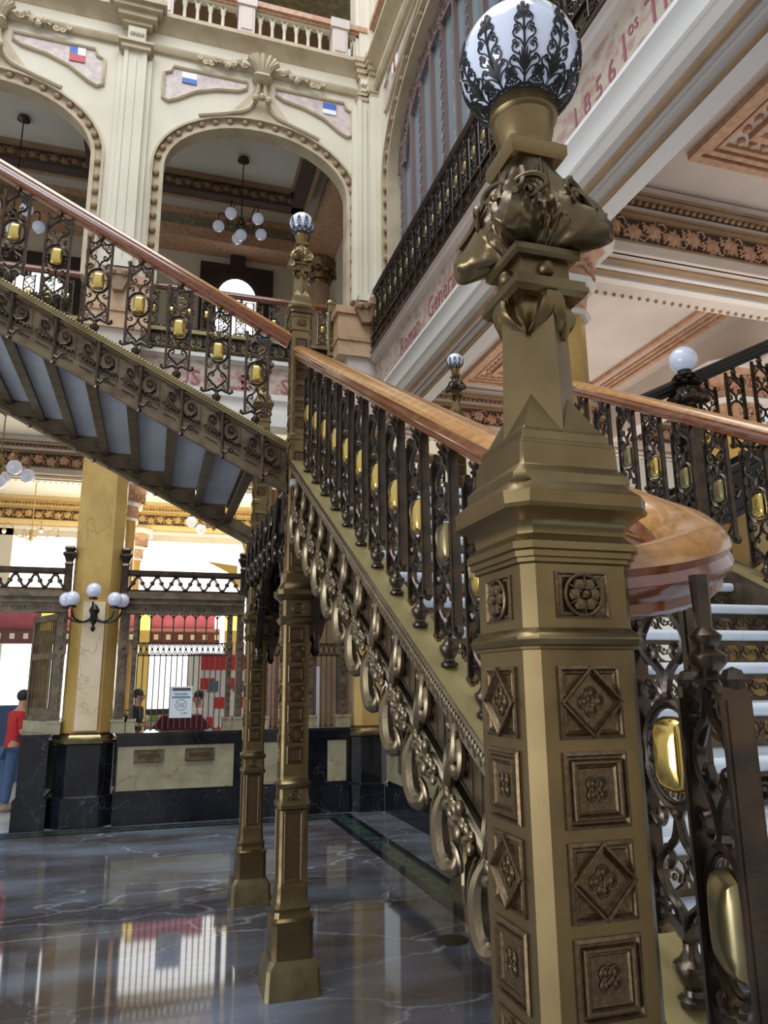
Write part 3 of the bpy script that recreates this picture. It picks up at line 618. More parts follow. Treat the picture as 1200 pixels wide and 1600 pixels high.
# ---- upper left flight, climbing to the left
F2 = thing('staircase', 'upper flight climbing to the left with scroll-covered bronze side and bluish undersides', 'staircase', (0, 0, 0))
P2, M2, R2_ = .2575, .505, .130
YN, YF = 4.68, 6.50
ledge2 = lambda x: 3.235 + M2 * (.76 - x)
XE = -2.9
def along(m, y0, y1, z0, z1, xs=.76, xe=XE): # vertical offsets relative to the ledge line
    m.rings([[(x, y0, ledge2(x) + z0), (x, y1, ledge2(x) + z0), (x, y1, ledge2(x) + z1), (x, y0, ledge2(x) + z1)] for x in (xs, xe)])
m = M(); along(m, YN - .065, YN + .065, -.014, 0); obj('ledge', m, 'brass_paint', F2)
m = M(); along(m, YN - .075, YN - .06, -.03, -.008); along(m, YN - .068, YN, -.045, -.03)
x = .74
while x > XE: m.sph((x, YN - .072, ledge2(x) - .012), .0095, 6); x -= .019
obj('moulding', m, 'aged_brass', F2)
m = M(); along(m, YN - .035, YN + .03, -.30, -.012); along(m, YN - .045, YN - .03, -.30, -.245); along(m, YN - .062, YN - .03, -.345, -.30); along(m, YN - .05, YN - .03, -.06, -.045)
obj('stringer', m, 'brown_bronze', F2)
m = M()
k = 0
while .60 - P2 * k > XE:
    xc = .60 - P2 * k; zl = ledge2(xc); y = YN - .052
    sk = lambda u, v: (xc + u, y, zl + v - M2 * u)        # follows the slope
    m.tube([(xc, y - .004, zl - .05), (xc, y - .010, zl - .2), (xc, y - .004, zl - .335)], .0125, 6)
    m.box(xc - .022, xc + .022, y - .014, y + .03, zl - .05, zl - .01); m.sph((xc, y - .012, zl - .345), .018, 8); m.tube([(xc - .0, y - .01, zl - .30), (xc + .02, y - .015, zl - .32), (xc + .035, y - .01, zl - .30)], .008, 5)
    for s in (-1, 1):
        m.tube([sk(s * u, v) for u, v in ((.01, -.19), (.03, -.205), (.062, -.185), (.088, -.15), (.085, -.115), (.06, -.10), (.04, -.118), (.044, -.142), (.06, -.146), (.067, -.132))], .0075, 5, rads=[.011, .011, .011, .01, .009, .008, .007, .007, .006, .008])
        m.tube([sk(s * u, v) for u, v in ((.006, -.1), (.012, -.075), (.03, -.062), (.045, -.07), (.04, -.082))], .006, 5)
        m.tube([sk(s * u, v) for u, v in ((.006, -.14), (.02, -.10), (.035, -.082))], .005, 5)
        m.tube([sk(s * u, v) for u, v in ((.05, -.2), (.08, -.205), (.105, -.19), (.12, -.205))], .0065, 5)
        for q in range(4): m.sph(sk(s * (.03 + .022 * q), -.215 + .006 * (q % 2)), .008, 6)
    for v in (-.27,): m.tube([sk(-.11, v), sk(-.03, v)], .004, 4); m.tube([sk(.03, v), sk(.11, v)], .004, 4)
    m.tube([sk(.06 + .016 * math.cos(a * PI / 4), -.265 + .016 * math.sin(a * PI / 4)) for a in range(7)], .004, 4)
    for (u0, u1, v) in ((-.112, .112, -.235), (-.105, -.02, -.068), (.02, .105, -.068)): m.tube([sk(u0, v), sk(u1, v)], .0032, 4)
    m.tube([sk(.118, -.068), sk(.118, -.235)], .003, 4)
    k += 1
obj('scroll_relief', m, 'iron_bronze', F2)
m = M(); along(m, YF - .03, YF + .04, -.34, -.20); along(m, YF - .055, YF + .05, -.355, -.325, xs=.80); along(m, YF - .04, YF - .03, -.30, -.22)
for k in range(9): x = .45 - 2 * P2 * k; m.sph((x, YF - .02, ledge2(x) - .362), .02, 8)
obj('far_stringer', m, 'brown_bronze', F2)
m = M(); m.box(-.30, 0, YN + .03, YF - .03, -.035, 0); T2 = m.mesh('tread'); T2.materials.append(MATS['slate_underside'])
m = M(); m.box(-.014, 0, YN + .03, YF - .03, -.13, .0); m.box(-.014, .022, YN + .03, YF - .03, -.13, -.112); m.box(-.034, .0, YN + .03, YF - .03, -.054, -.036); m.box(-.25, -.04, YF - .075, YF - .03, -.165, -.036)
m.box(-.05, .012, YN + .03, YF - .03, -.195, -.163)
S2 = m.mesh('riser'); S2.materials.append(MATS['brown_bronze'])
k = 0
while .565 - P2 * k > XE:
    x = .565 - P2 * k; z = ledge2(x) - .08
    obj('tread', None, None, F2, (x, 0, z), mesh=T2); obj('riser', None, None, F2, (x, 0, z), mesh=S2); k += 1
RU = thing('stair_railing', 'railing of the left upper flight with dark red wooden handrail and brass bosses', 'railing', (0, 0, 0), group='railings of the staircase')
rail2 = lambda x: ledge2(x) + .765
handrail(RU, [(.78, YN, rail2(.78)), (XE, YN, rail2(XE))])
balusters(RU, [(.555 - P2 * k, YN, ledge2(.555 - P2 * k), 0) for k in range(12)])

# ---- dark flight beyond the right railing
F3 = thing('staircase', 'dark iron flight rising to the right behind the right railing', 'staircase', (0, 0, 0))
l3 = lambda x: 2.82 + .485 * (x - 3.15); Y3 = 4.25
def al3(m, y0, y1, z0, z1, xs=3.05, xe=6.0): m.rings([[(x, y0, l3(x) + z0), (x, y1, l3(x) + z0), (x, y1, l3(x) + z1), (x, y0, l3(x) + z1)] for x in (xs, xe)])
m = M(); al3(m, Y3 - .07, Y3 + .07, -.03, 0); al3(m, Y3 - .04, Y3 + .04, -.34, -.03); al3(m, Y3 - .075, Y3 - .03, -.09, -.06); al3(m, Y3 - .07, Y3 + .03, -.37, -.33)
obj('stringer', m, 'black_iron', F3)
m = M(); al3(m, Y3 + .62, Y3 + .70, -.37, 0); obj('far_stringer', m, 'black_iron', F3)
m = M()
for k in range(10): x = 3.2 + .2575 * k; m.box(x, x + .3, Y3 + .05, Y3 + .64, l3(x) - .16, l3(x) - .12)
obj('steps', m, 'slate_underside', F3)
for k in range(10):
    x = 3.2 + .2575 * k; m = M()
    for s in (-1, 1): m.tube([(x + s * u, Y3 - .055, l3(x) + v + .485 * s * u) for u, v in ((.01, -.2), (.05, -.24), (.085, -.19), (.07, -.13), (.04, -.16))], .009, 5)
    obj('scroll', m, 'iron_bronze', F3)
R3 = thing('stair_railing', 'dark railing rising to the right at the edge of the picture', 'railing', (0, 0, 0), group='railings of the staircase')
m = M(); m.sweep([(3.05, Y3, l3(3.05) + .79), (6.0, Y3, l3(6.0) + .79)], RAILB + []); m.sweep([(3.05, Y3, l3(3.05) + .79), (6.0, Y3, l3(6.0) + .79)], RAIL); obj('handrail', m, 'black_iron', R3)
for k in range(9): x = 3.3 + .2575 * k; obj('baluster_panel', None, None, R3, (x, Y3, l3(x)), 0, mesh=BAL); obj('boss', None, None, R3.children[-1], mesh=BOSS)
L3 = thing('lamp_post', 'bare white globe on a leafy dark post behind the right handrail', 'lamp post', (3.587, 4.2, 0))
m = M(); m.octs([(0, .15, .02), (.3, .12, .02), (.4, .08, .01), (3.45, .062, .01), (3.5, .08, .02), (3.55, .06, .01), (3.62, .045, .01)]); obj('post_body', m, 'iron_bronze', L3)
m = M(); acanthus(m, 3.62, 3.80, .05, .15, .04)
for k, (z, r) in enumerate(((3.78, .085), (3.81, .075), (3.84, .06))):
    for j in range(8):
        a = j * PI / 4 + k * .4; m.sph((r * math.cos(a), r * math.sin(a), z), .035, 8, 1, 1, .45)
m.lathe([(.06, 3.76), (.05, 3.85)], n=12); obj('acanthus_capital', m, 'iron_bronze', L3)
m = M(); m.lathe([(.055, 3.84), (.05, 3.86), (.05, 3.90)], n=20); obj('globe_holder', m, 'black_iron', L3)
m = M(); m.sph((0, 0, 3.975), .1, 32); obj('globe', m, 'opal', L3)

# ------------------------------------------------------------------ friezes and shared architecture
def vine(m, L, Hh, seed=1, dens=1.0):       # leaf frieze in local x (0..L), z (0..H), towards -y
    r = random.Random(seed); x = 0; k = 0; st = Hh * .82
    while x < L - st * .4:
        cx_ = x + st * .5; cz_ = Hh * (.5 + .08 * (1 if k % 2 else -1)); R_ = Hh * .5; rot = r.uniform(-.6, .6)
        pts = []
        for j in range(20):
            a = rot + 2 * PI * j / 20; rr = R_ * (1, .62, .8, .50)[j % 4]
            pts.append((cx_ + rr * math.cos(a), -.012 - .01 * (j % 2), cz_ + rr * math.sin(a)))
        c0 = (cx_, -.045, cz_); b = [c0] + pts
        m.add(b + [(p[0], 0, p[2]) for p in pts], [(0, j + 1, (j + 1) % 20 + 1) for j in range(20)] + [(j + 1, j + 21, (j + 1) % 20 + 21, (j + 1) % 20 + 1) for j in range(20)])
        for j in range(0, 20, 4):
            a = rot + 2 * PI * j / 20; m.tube([c0, (cx_ + R_ * .9 * math.cos(a), -.02, cz_ + R_ * .9 * math.sin(a))], Hh * .022, 4)
        s = 1 if k % 2 else -1
        for q in range(5): m.sph((x + st * 1.02 + Hh * .07 * (q % 2 - .5), -.03, cz_ - s * Hh * (.12 + .075 * q)), Hh * .055, 6)
        m.tube([(x + st * .7, -.03, cz_ + s * Hh * .3), (x + st * .95, -.035, cz_ + s * Hh * .38), (x + st * 1.15, -.03, cz_ + s * Hh * .2), (x + st * 1.05, -.03, cz_ + s * Hh * .1)], Hh * .03, 5)
        x += st * 1.12; k += 1
def beads(m, p0, p1, step, r):
    a, b = Vector(p0), Vector(p1); n = int((b - a).length / step)
    for i in range(n + 1): q = a.lerp(b, (i + .5) / (n + 1)); m.sph(q, r, 6, 1, 1, .8)
TN = [0]
def trim(m, ma): TN[0] += 1; return struct('trim_%d' % TN[0], m, ma)

# beam that crosses the gallery: face looking -Y at y, from x0 to x1, soffit z 5.45
def cross_beam(y, x0, x1, warm=False, seed=1, depth=.62):
    pk = 'ochre' if warm else 'stone_pink'; lf = 'gilt_leaf' if warm else 'terracotta'; br = 'gilt_leaf' if warm else 'stone_brown'
    m = M(); m.box(x0, x1, y + .04, y + depth, 5.47, 6.1); m.box(x0, x1, y, y + .06, 5.47, 5.585); m.box(x0, x1, y - .02, y + .06, 5.89, 5.94); m.box(x0, x1, y - .06, y + .06, 6.0, 6.14); trim(m, pk)
    m = M(); m.box(x0, x1, y + .03, y + .05, 5.585, 5.84); trim(m, 'frieze_ground')
    m = M(frame((x0, y + .03, 5.595), (1, 0, 0), (0, 0, 1))); vine(m, x1 - x0, .235, seed); trim(m, lf)
    m = M(); m.box(x0, x1, y - .012, y + .03, 5.57, 5.588); m.box(x0, x1, y - .03, y + .05, 5.838, 5.86); m.box(x0, x1, y - .045, y + .05, 5.868, 5.882); m.box(x0, x1, y - .10, y + .04, 6.03, 6.045); m.box(x0, x1, y - .085, y + .04, 5.985, 6.0)
    beads(m, (x0, y - .05, 5.955), (x1, y - .05, 5.955), .075, .026)
    for q in (.12, .30): m.box(x0, x1, y + q, y + q + .07, 5.45, 5.475)
    beads(m, (x0, y + depth - .06, 5.455), (x1, y + depth - .06, 5.455), .1, .02)
    trim(m, br)
    m = M(); m.box(x0, x1, y + .21, y + .26, 5.435, 5.47); m.box(x0, x1, y + .39, y + .48, 5.435, 5.47); trim(m, 'plaster_white' if not warm else 'hall_white')

# gallery edge along Y, X = 3.05 (profile in x, z)
def edge_y(prof, ma, y0=-1.0, y1=10.3): m = M(); m.rings([[(x, y, z) for x, z in prof] for y in (y0, y1)]); return trim(m, ma)
edge_y([(3.10, 6.62), (2.93, 6.62), (2.93, 6.585), (2.97, 6.575), (2.98, 6.53), (3.03, 6.515), (3.10, 6.5)], 'stone_pink')
edge_y([(3.05, 6.52), (3.05, 5.98), (3.12, 5.98), (3.12, 6.52)], 'text_band')
edge_y([(3.12, 6.0), (3.03, 6.0), (3.01, 5.985), (2.98, 5.975), (2.975, 5.93), (3.0, 5.915), (3.02, 5.87), (3.03, 5.74), (3.05, 5.725), (3.4, 5.72), (3.4, 6.0)], 'plaster_white')
edge_y([(3.05, 5.73), (3.05, 5.70), (3.06, 5.60), (3.11, 5.55), (3.4, 5.55), (3.4, 5.73)], 'stone_grey')
edge_y([(3.10, 5.56), (3.10, 5.535), (3.115, 5.515), (3.15, 5.515), (3.16, 5.56)], 'stone_brown')
edge_y([(3.15, 5.56), (3.15, 5.53), (3.20, 5.53), (3.20, 5.56)], 'plaster_white')
edge_y([(3.20, 5.56), (3.21, 5.50), (3.26, 5.49), (3.4, 5.49), (3.4, 5.56)], 'stone_grey')
edge_y([(3.27, 5.5), (3.27, 5.47), (3.31, 5.47), (3.31, 5.5)], 'stone_brown')
edge_y([(3.31, 5.5), (3.31, 5.46), (3.47, 5.46), (3.47, 6.1), (3.3, 6.1), (3.3, 5.5)], 'plaster_white')
m = M(); m.box(3.1, 3.45, -1, 10.3, 6.1, 6.85); struct('wall_gallery_edge', m, 'stone_pink')
m = M(); m.box(3.1, 9.5, -1, 10.3, 6.16, 6.8); struct('ceiling_right_ground', m, 'stone_pink')
m = M()
for yb0, yb1 in ((-.6, 4.9), (5.9, 10.0)):       # moulded ring of the right-hand ceiling
    for d, w_, z in ((0, .07, 6.09), (.09, .05, 6.11), (.17, .04, 6.12), (.34, .06, 6.10)):
        xa_, xb_ = 4.2 + d, 6.6 - d; ya_, yb_ = yb0 + .3 + d, yb1 - .3 - d
        m.box(xa_, xa_ + w_, ya_, yb_, z, 6.17); m.box(xb_ - w_, xb_, ya_, yb_, z, 6.17); m.box(xa_ + w_, xb_ - w_, yb_ - w_, yb_, z, 6.17); m.box(xa_ + w_, xb_ - w_, ya_, ya_ + w_, z, 6.17)
    beads(m, (4.47, ya_, 6.14), (4.47, yb_, 6.14), .13, .04); beads(m, (4.47, yb_ + .07, 6.14), (6.3, yb_ + .07, 6.14), .13, .04)
trim(m, 'terracotta')
cross_beam(5.12, 3.47, 9.5, seed=3, depth=.75); cross_beam(10.05, 3.47, 10.5, seed=4)
m = M(); m.box(6.9, 7.2, -1, 10.3, 5.5, 6.2); trim(m, 'stone_pink')
# bronze lettering painted on the friezes
def letter(txt, o, U, size, ma='red_letter', sx=.8, name='inscription', label=None, depth=.004):
    cu = bpy.data.curves.new('t', 'FONT'); cu.body = txt; cu.size = size; cu.extrude = depth; cu.resolution_u = 2
    to = bpy.data.objects.new('t', cu); COL.objects.link(to); dg = bpy.context.evaluated_depsgraph_get(); dg.update()
    me = bpy.data.meshes.new_from_object(to.evaluated_get(dg)); bpy.data.objects.remove(to)
    U = Vector(U); Z = Vector((0, 0, 1)); W = U.cross(Z)
    mt = Matrix(((U.x * sx, 0, W.x, o[0]), (U.y * sx, 0, W.y, o[1]), (0, 1, W.z, o[2]), (0, 0, 0, 1)))
    me.transform(mt); me.materials.clear(); me.materials.append(MATS[ma])
    ob = bpy.data.objects.new(name, me); COL.objects.link(ob); return ob
l_ = letter('1 8 5 6', (3.048, 4.56, 6.07), (0, -1, 0), .27); tag(l_, 'dark red year 1856 painted on the right gallery band beside the big globe', 'lettering')
l_ = letter('1', (3.048, 3.90, 6.1), (0, -1, 0), .33); tag(l_, 'single red numeral 1 between the year and the small letters os', 'lettering')
l_ = letter('os', (3.048, 3.78, 6.24), (0, -1, 0), .17); tag(l_, 'small raised letters os after the number on the right gallery band', 'lettering')
l_ = letter('Tim', (3.048, 3.58, 6.1), (0, -1, 0), .36); tag(l_, 'dark red letters Tim at the top edge of the photo', 'lettering')
l_ = letter('Roman', (3.048, 9.1, 6.1), (0, -1, 0), .36); tag(l_, 'red word Roman on the far end of the right gallery band', 'lettering')
l_ = letter('General', (3.048, 8.0, 6.1), (0, -1, 0), .38); tag(l_, 'red word General on the right gallery band', 'lettering')
l_ = letter('Rafael', (3.048, 6.6, 6.1), (0, -1, 0), .38); tag(l_, 'red word Rafael next to the acanthus capital of the near post', 'lettering')
l_ = letter('US   ILS', (.05, 10.736, 6.04), (1, 0, 0), .34, sx=1.0); tag(l_, 'red letters US and ILS on the arch wall band behind the scroll panels', 'lettering')
l_ = letter('ES   SG', (1.02, 10.736, 6.04), (1, 0, 0), .34, sx=1.0); tag(l_, 'red letters ES and SG on the arch wall band beside the middle lamp post', 'lettering')

# gallery railings (small)
def gal_rail(par, p0, p1, n, z, out, bm_=None):
    a, b = Vector((*p0, 0)), Vector((*p1, 0)); d = (b - a).normalized(); rz = math.atan2(d.y, d.x)
    handrail(par, [(a.x, a.y, z + .745), (b.x, b.y, z + .745)], wood='dark_wood' if bm_ else 'mahogany', top='dark_wood' if bm_ else 'mahogany')
    for i in range(n):
        q = a.lerp(b, (i + .5) / n); ob = obj('baluster_panel', None, None, par, (q.x, q.y, z), rz, mesh=BAL); ob.scale = (1, 1, .95)
        bo = obj('boss', None, None, ob, mesh=bm_ or BOSS)
    m = M(); L_ = (b - a).length; o = Vector(out)
    m.fr = frame((a.x, a.y, z), d, (0, 0, 1)); y0_ = -.05
    m.box(0, L_, -.06, .06, -.02, .0); m.box(0, L_, -.035, .03, -.23, -.02); m.box(0, L_, -.055, -.03, -.26, -.215)
    k = .12
    while k < L_:
        for s in (-1, 1): m.tube([(k + s * u, -.05, v) for u, v in ((.01, -.18), (.05, -.19), (.075, -.14), (.06, -.09), (.035, -.11), (.045, -.14))], .009, 4)
        m.tube([(k, -.055, -.03), (k, -.055, -.21)], .012, 5); k += .25
    obj('scroll_base', m, 'iron_bronze', par)
G1 = thing('gallery_railing', 'dark iron railing running along the right-hand gallery towards the far corner', 'railing', (0, 0, 0), group='gallery railings')
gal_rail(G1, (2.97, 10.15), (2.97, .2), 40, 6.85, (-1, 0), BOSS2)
m = M(); m.octs([(6.8, .045, .01), (7.55, .04, .01), (7.56, .06, .02), (7.62, .065, .02), (7.66, .03, .02)], 2.97, 10.12); obj('end_post', m, 'iron_bronze', G1)
G2 = thing('gallery_railing', 'gallery railing across the arch opening behind the stair with brass bosses', 'railing', (0, 0, 0), group='gallery railings')
gal_rail(G2, (-.42, 10.72), (2.42, 10.72), 11, 6.83, (0, -1))
for x in (.12, 2.42): m = M(); m.octs([(6.7, .07, .01), (7.58, .065, .01), (7.60, .085, .015), (7.65, .08, .02), (7.72, .03, .02)], x, 10.68); o_ = obj('pedestal_post', m, 'aged_brass', G2)
for x in (.12, 2.42):
    for i in range(6): o_ = obj('square_panel', None, None, G2, (x, 10.612, 6.82 + .12 * i), 0, mesh=panel_mesh('square')); o_.scale = (.1, .1, .1)
G3 = thing('gallery_railing', 'gallery railing in the left arch, seen through the upper flight railing', 'railing', (0, 0, 0), group='gallery railings')
gal_rail(G3, (-4.2, 10.72), (-1.1, 10.72), 12, 6.83, (0, -1))

# ------------------------------------------------------------------ arch walls of the upper storey
def arch_wall(fr, W, zs, rise, a, u0, panels=True, glass=False, flags=(), bos='stone_brown'):
    """bay of width W starting at u0, local x along the wall, y into the wall, z up"""
    c = u0 + W / 2; n = 28; ZT = 11.85
    arc = lambda A, Rr, k: (c - A * math.cos(PI * k / n), zs + Rr * math.sin(PI * k / n))
    # cream wall face
    m = M(fr); hi = a + .19
    ring = [arc(hi, rise + .19, k) for k in range(n + 1)]
    top = [(c - (W / 2) * math.cos(PI * k / n) if 0 < k < n else (c - W / 2 if k == 0 else c + W / 2), ZT) for k in range(n + 1)]
    vs = [(x, 0, z) for x, z in ring] + [(x, 0, z) for x, z in top]
    m.add(vs, [(k, k + 1, n + 2 + k, n + 1 + k) for k in range(n)])
    for s, ux in ((-1, u0), (1, u0 + W)):
        m.add([(c + s * hi, 0, zs), (ux, 0, zs), (ux, 0, ZT), (c + s * hi, 0, zs)], [(0, 1, 2)])
        m.box(min(ux, c + s * hi), max(ux, c + s * hi), 0, .5, 7.35, zs + .0)
    wl = struct('wall_arch', m, 'plaster_cream')
    # archivolt: outer tan moulding, brown cove, inner soffit
    def band(r0, r1, y0, y1, ma):
        m = M(fr); pr = []
        pts = [(c - (a + r0), 7.4), ] ; rs = []
        for k in range(-3, n + 4):
            if k < 0: x0_, z0_, x1_, z1_ = c - a - r0, 7.35 + (zs - 7.35) * (k + 3) / 3, c - a - r1, 7.35 + (zs - 7.35) * (k + 3) / 3
            elif k > n: x0_, z0_, x1_, z1_ = c + a + r0, zs - (zs - 7.35) * (k - n) / 3, c + a + r1, zs - (zs - 7.35) * (k - n) / 3
            else: (x0_, z0_), (x1_, z1_) = arc(a + r0, rise + r0, k), arc(a + r1, rise + r1, k)
            rs.append([(x0_, y0, z0_), (x1_, y0, z1_), (x1_, y1, z1_), (x0_, y1, z0_)])
        m.rings(rs); return trim(m, ma)
    band(.19, .155, -.05, .05, 'stone_tan'); band(.155, .05, .02, .24, 'stone_tan'); band(.06, .0, -.0, .24, 'stone_tan')
    m = M(fr)
    for k in range(1, 20):
        t = k / 20; (x, z) = arc(a + .105, rise + .105, t * n)
        m.sph((x, .0, z), .052, 10, 1, .8, 1)
    for s in (-1, 1):
        for q in range(8): m.sph((c + s * (a + .105), .0, zs - .12 - .24 * q), .052, 10, 1, .8, 1)
    trim(m, bos)
    if panels:      # marble spandrel panels with moulded frames
        for s in (-1, 1):
            out = [(s * .12 + s * .1, 11.10), (s * 1.36, 11.10), (s * 1.40, 10.99), (s * 1.50, 10.94), (s * 1.50, 10.50), (s * 1.42, 10.46), (s * 1.30, 10.52), (s * 1.02, 10.72), (s * .7, 10.84), (s * .36, 10.90), (s * .24, 10.97)]
            P_ = [(c + x * (W / 3.87), z) for x, z in out]
            m = M(fr); m.prism(P_, -.012, .02); trim(m, 'violet_marble')
            m = M(fr); m.tube([(x, -.02, z) for x, z in P_], .03, 6, closed=True, nrm=(0, 1, 0)); trim(m, 'stone_tan')
    # ogee finial with garland
    m = M(fr)
    for s in (-1, 1): m.tube(smooth_path([(c + s * .95, -.05, zs + rise + .02), (c + s * .5, -.05, zs + rise + .17), (c + s * .2, -.05, zs + rise + .32), (c + s * .07, -.06, zs + rise + .62), (c + s * .05, -.06, zs + rise + .85)], 4), .035, 6)
    m.add([(c - .5, -.03, zs + rise + .17), (c + .5, -.03, zs + rise + .17), (c + .05, -.03, zs + rise + .8), (c - .05, -.03, zs + rise + .8)], [(0, 1, 2, 3)])
    trim(m, 'stone_tan')
    m = M(fr); zf = zs + rise + .88
    m.octs([(zf - .06, .09, .03), (zf, .15, .04), (zf + .05, .13, .04), (zf + .06, .09, .03)], c, -.06)
    for k in range(7):
        a_ = PI * k / 6; m.tube([(c + .05 * math.cos(a_), -.08, zf + .05), (c + .13 * math.cos(a_), -.16, zf + .2), (c + .24 * math.cos(a_), -.2, zf + .26 + .12 * math.sin(a_))], .05, 6, rads=[.04, .055, .05])
    for k in range(3): m.sph((c + .1 * (k - 1), -.15, zf - .42 + .04 * (k % 2)), .06, 8)
    for s in (-1, 1):
        for k in range(9):
            x = c + s * (.3 + .085 * k); z = zf + .2 - .012 * k + .05 * math.sin(k * 1.7)
            m.sph((x, -.09, z), .062 - .003 * k, 7); m.tube(spiral(x, z, .02, .075 - .004 * k, k, 1.0, 8, y=-.11), .016, 4)
    trim(m, 'stone_tan')
    # entablature and pilaster
    m = M(fr)
    m.rings([[(u, y, z) for y, z in ((.1, 11.28), (-.05, 11.28), (-.09, 11.34), (-.09, 11.38), (-.03, 11.40), (-.03, 11.62), (-.06, 11.66), (-.10, 11.72), (-.19, 11.78), (-.22, 11.80), (-.22, 11.87), (.1, 11.87))] for u in (u0, u0 + W)])
    trim(m, 'stone_tan')
    m = M(fr); m.box(u0, u0 + W, -.036, .05, 11.41, 11.61); trim(m, 'plaster_cream')
    if glass:
        m = M(fr); m.box(u0 + .3, u0 + W - .3, .20, .22, 6.9, zs + rise + .1); g = trim(m, 'glass_grey')
        m = M(fr)
        for k in range(-4, 5):
            x = c + k * .42; zt = zs + rise * math.sqrt(max(0, 1 - (x - c) ** 2 / a ** 2))
            m.box(x - .022, x + .022, .13, .20, 6.9, zt)
            if k % 2 == 0: m.tube([(x + (.03 if q % 2 else -.03), .125, 7 + .08 * q) for q in range(int((zt - 7) / .08))], .008, 4)
        for ln in (.42, .12):
            m.tube([(c - (a - ln) * math.cos(PI * k / n), .15, zs + (rise - ln * .8) * math.sin(PI * k / n)) for k in range(n + 1)], .028, 4)
        for k in range(1, 34):      # scrolled tracery between the two curves
            t = PI * k / 34; x = c - (a - .27) * math.cos(t); z = zs + (rise - .2) * math.sin(t)
            m.tube(spiral(x, z, .03, .12, t * 3, 1.1, 12, y=.15), .018, 4); m.tube([(x - .1, .15, z - .12), (x, .15, z), (x + .1, .15, z + .13)], .015, 4)
        trim(m, 'gallery_glass_metal')
    for s, fl in zip((-1, 1), flags):
        if not fl: continue
        x = c + s * 1.12 * (W / 3.87); z = 10.93
        for (dx0, dx1, dz0, dz1, col) in fl:
            m = M(fr); m.box(x + dx0, x + dx1, -.028, -.012, z + dz0, z + dz1); f_ = trim(m, 'flag_' + col)
def pilaster(fr, u, wd=.27, ck=1.0):
    m = M(fr); m.box(u - wd / 2, u + wd / 2, -.13, .4, 7.55, 11.12)
    for q in (-.055, .0, .055): pass
    for s in (-1, 1): m.box(u + s * wd * .5 - .03, u + s * wd * .5 + .03, -.15, .3, 7.55, 11.12); m.box(u + s * (wd * .5 + .07) - .04, u + s * (wd * .5 + .07) + .04, -.07, .3, 7.5, 11.05)
    m.box(u - .02, u + .02, -.15, -.1, 7.6, 11.0)
    m.box(u - wd / 2 - .02, u + wd / 2 + .02, -.16, .2, 7.45, 7.6)
    o = struct('pilaster', m, 'plaster_cream')
    m = M(fr)
    for z, h, y in ((11.12, .1, -.2), (11.20, .03, -.24), (11.55, .08, -.2), (11.63, .1, -.27), (11.73, .08, -.34), (11.81, .09, -.40)):
        m.box(u - wd / 2 - (-y - .12) * ck, u + wd / 2 + (-y - .12) * ck, -.12 + (y + .12) * ck, .2, z, z + h)
    m.box(u - wd / 2, u + wd / 2, -.17, .2, 11.2, 11.56)
    trim(m, 'stone_tan')
    m = M(fr); m.box(u - wd / 2 + .01, u + wd / 2 - .01, -.19, -.15, 11.27, 11.5)
    for k in range(3): m.sph((u - .07 + .07 * k, -.2, 11.38), .04, 7)
    trim(m, 'plaster_cream')
    m = M(fr); m.box(u - wd / 2, u + wd / 2, -.12, .3, 11.87, 14.5); m.box(u - wd / 2 - .05, u + wd / 2 + .05, -.06, .3, 11.87, 14.5); trim(m, 'plaster_cream')
    # bracket and pedestal at the foot
    m = M(fr)
    m.box(u - .17, u + .17, -.16, .1, 7.35, 7.47); m.prism([(u - .15, 7.35), (u + .15, 7.35), (u + .06, 7.12), (u - .06, 7.12)], -.14, .1)
    for s in (-1, 1): m.sph((u + s * .09, -.15, 7.38), .06, 8)
    trim(m, 'stone_brown')
    m = M(fr); m.box(u - .42, u + .42, -.02, .6, 6.60, 7.28); trim(m, 'pink_marble')
    m = M(fr); m.box(u - .46, u - .14, -.06, .62, 7.28, 7.40); m.box(u + .14, u + .46, -.06, .62, 7.28, 7.40); m.box(u - .44, u + .44, -.045, .5, 6.84, 6.90); trim(m, 'terracotta')
def balustrade(fr, u0, u1, peds):
    m = M(fr); m.box(u0, u1, -.14, .1, 12.50, 12.60); m.box(u0, u1, -.10, .08, 12.46, 12.5); trim(m, 'terracotta')
    m = M(fr)
    xs = []; u = u0 + .1
    while u < u1 - .05:
        if all(abs(u - p) > .2 for p in peds): xs.append(u)
        u += .2
    for u in xs:
        m.lathe([(.035, 11.87), (.04, 11.9), (.028, 11.93), (.026, 12.25), (.036, 12.28), (.046, 12.34)], (u, -.02, 0), 8)
        for s in (-1, 1): m.tube([(u, -.02, 12.31), (u + s * .03, -.02, 12.39), (u + s * .1, -.02, 12.48)], .018, 5)
    m.box(u0, u1, -.06, .04, 12.43, 12.47)
    trim(m, 'plaster_cream')
    m = M(fr)
    for p in peds: m.box(p - .13, p + .13, -.15, .12, 11.87, 12.5); m.box(p - .16, p + .16, -.18, .12, 12.44, 12.62); m.box(p - .09, p + .09, -.165, -.14, 11.98, 12.4)
    trim(m, 'stone_pink')
FA = Matrix.Translation((0, 10.3, 0))
FR_ = frame((3.05, 10.3, 0), (0, -1, 0), (0, 0, 1), (1, 0, 0))      # right gallery, x runs towards the camera
E_ = [(-.11, 0, 0, .13, 'blue'), (0, .11, 0, .13, 'white'), (-.11, .11, -.12, 0, 'red')]
BW = [(-.11, .11, -.02, .1, 'blue'), (-.11, .11, -.1, -.02, 'white')]
arch_wall(FA, 3.87, 9.3, .96, 1.42, -.78, flags=([(-.11, .11, -.0, .1, 'white'), (-.11, .11, -.09, .0, 'blue')], BW))
arch_wall(FA, 3.87, 9.3, .96, 1.42, -4.65, flags=(BW, E_))
arch_wall(FR_, 5.15, 9.3, 1.30, 1.98, .1, glass=True, flags=([(-.13, -.03, -.1, .1, 'white'), (-.03, .05, -.1, .1, 'red'), (.05, .13, -.1, .1, 'white')], None))
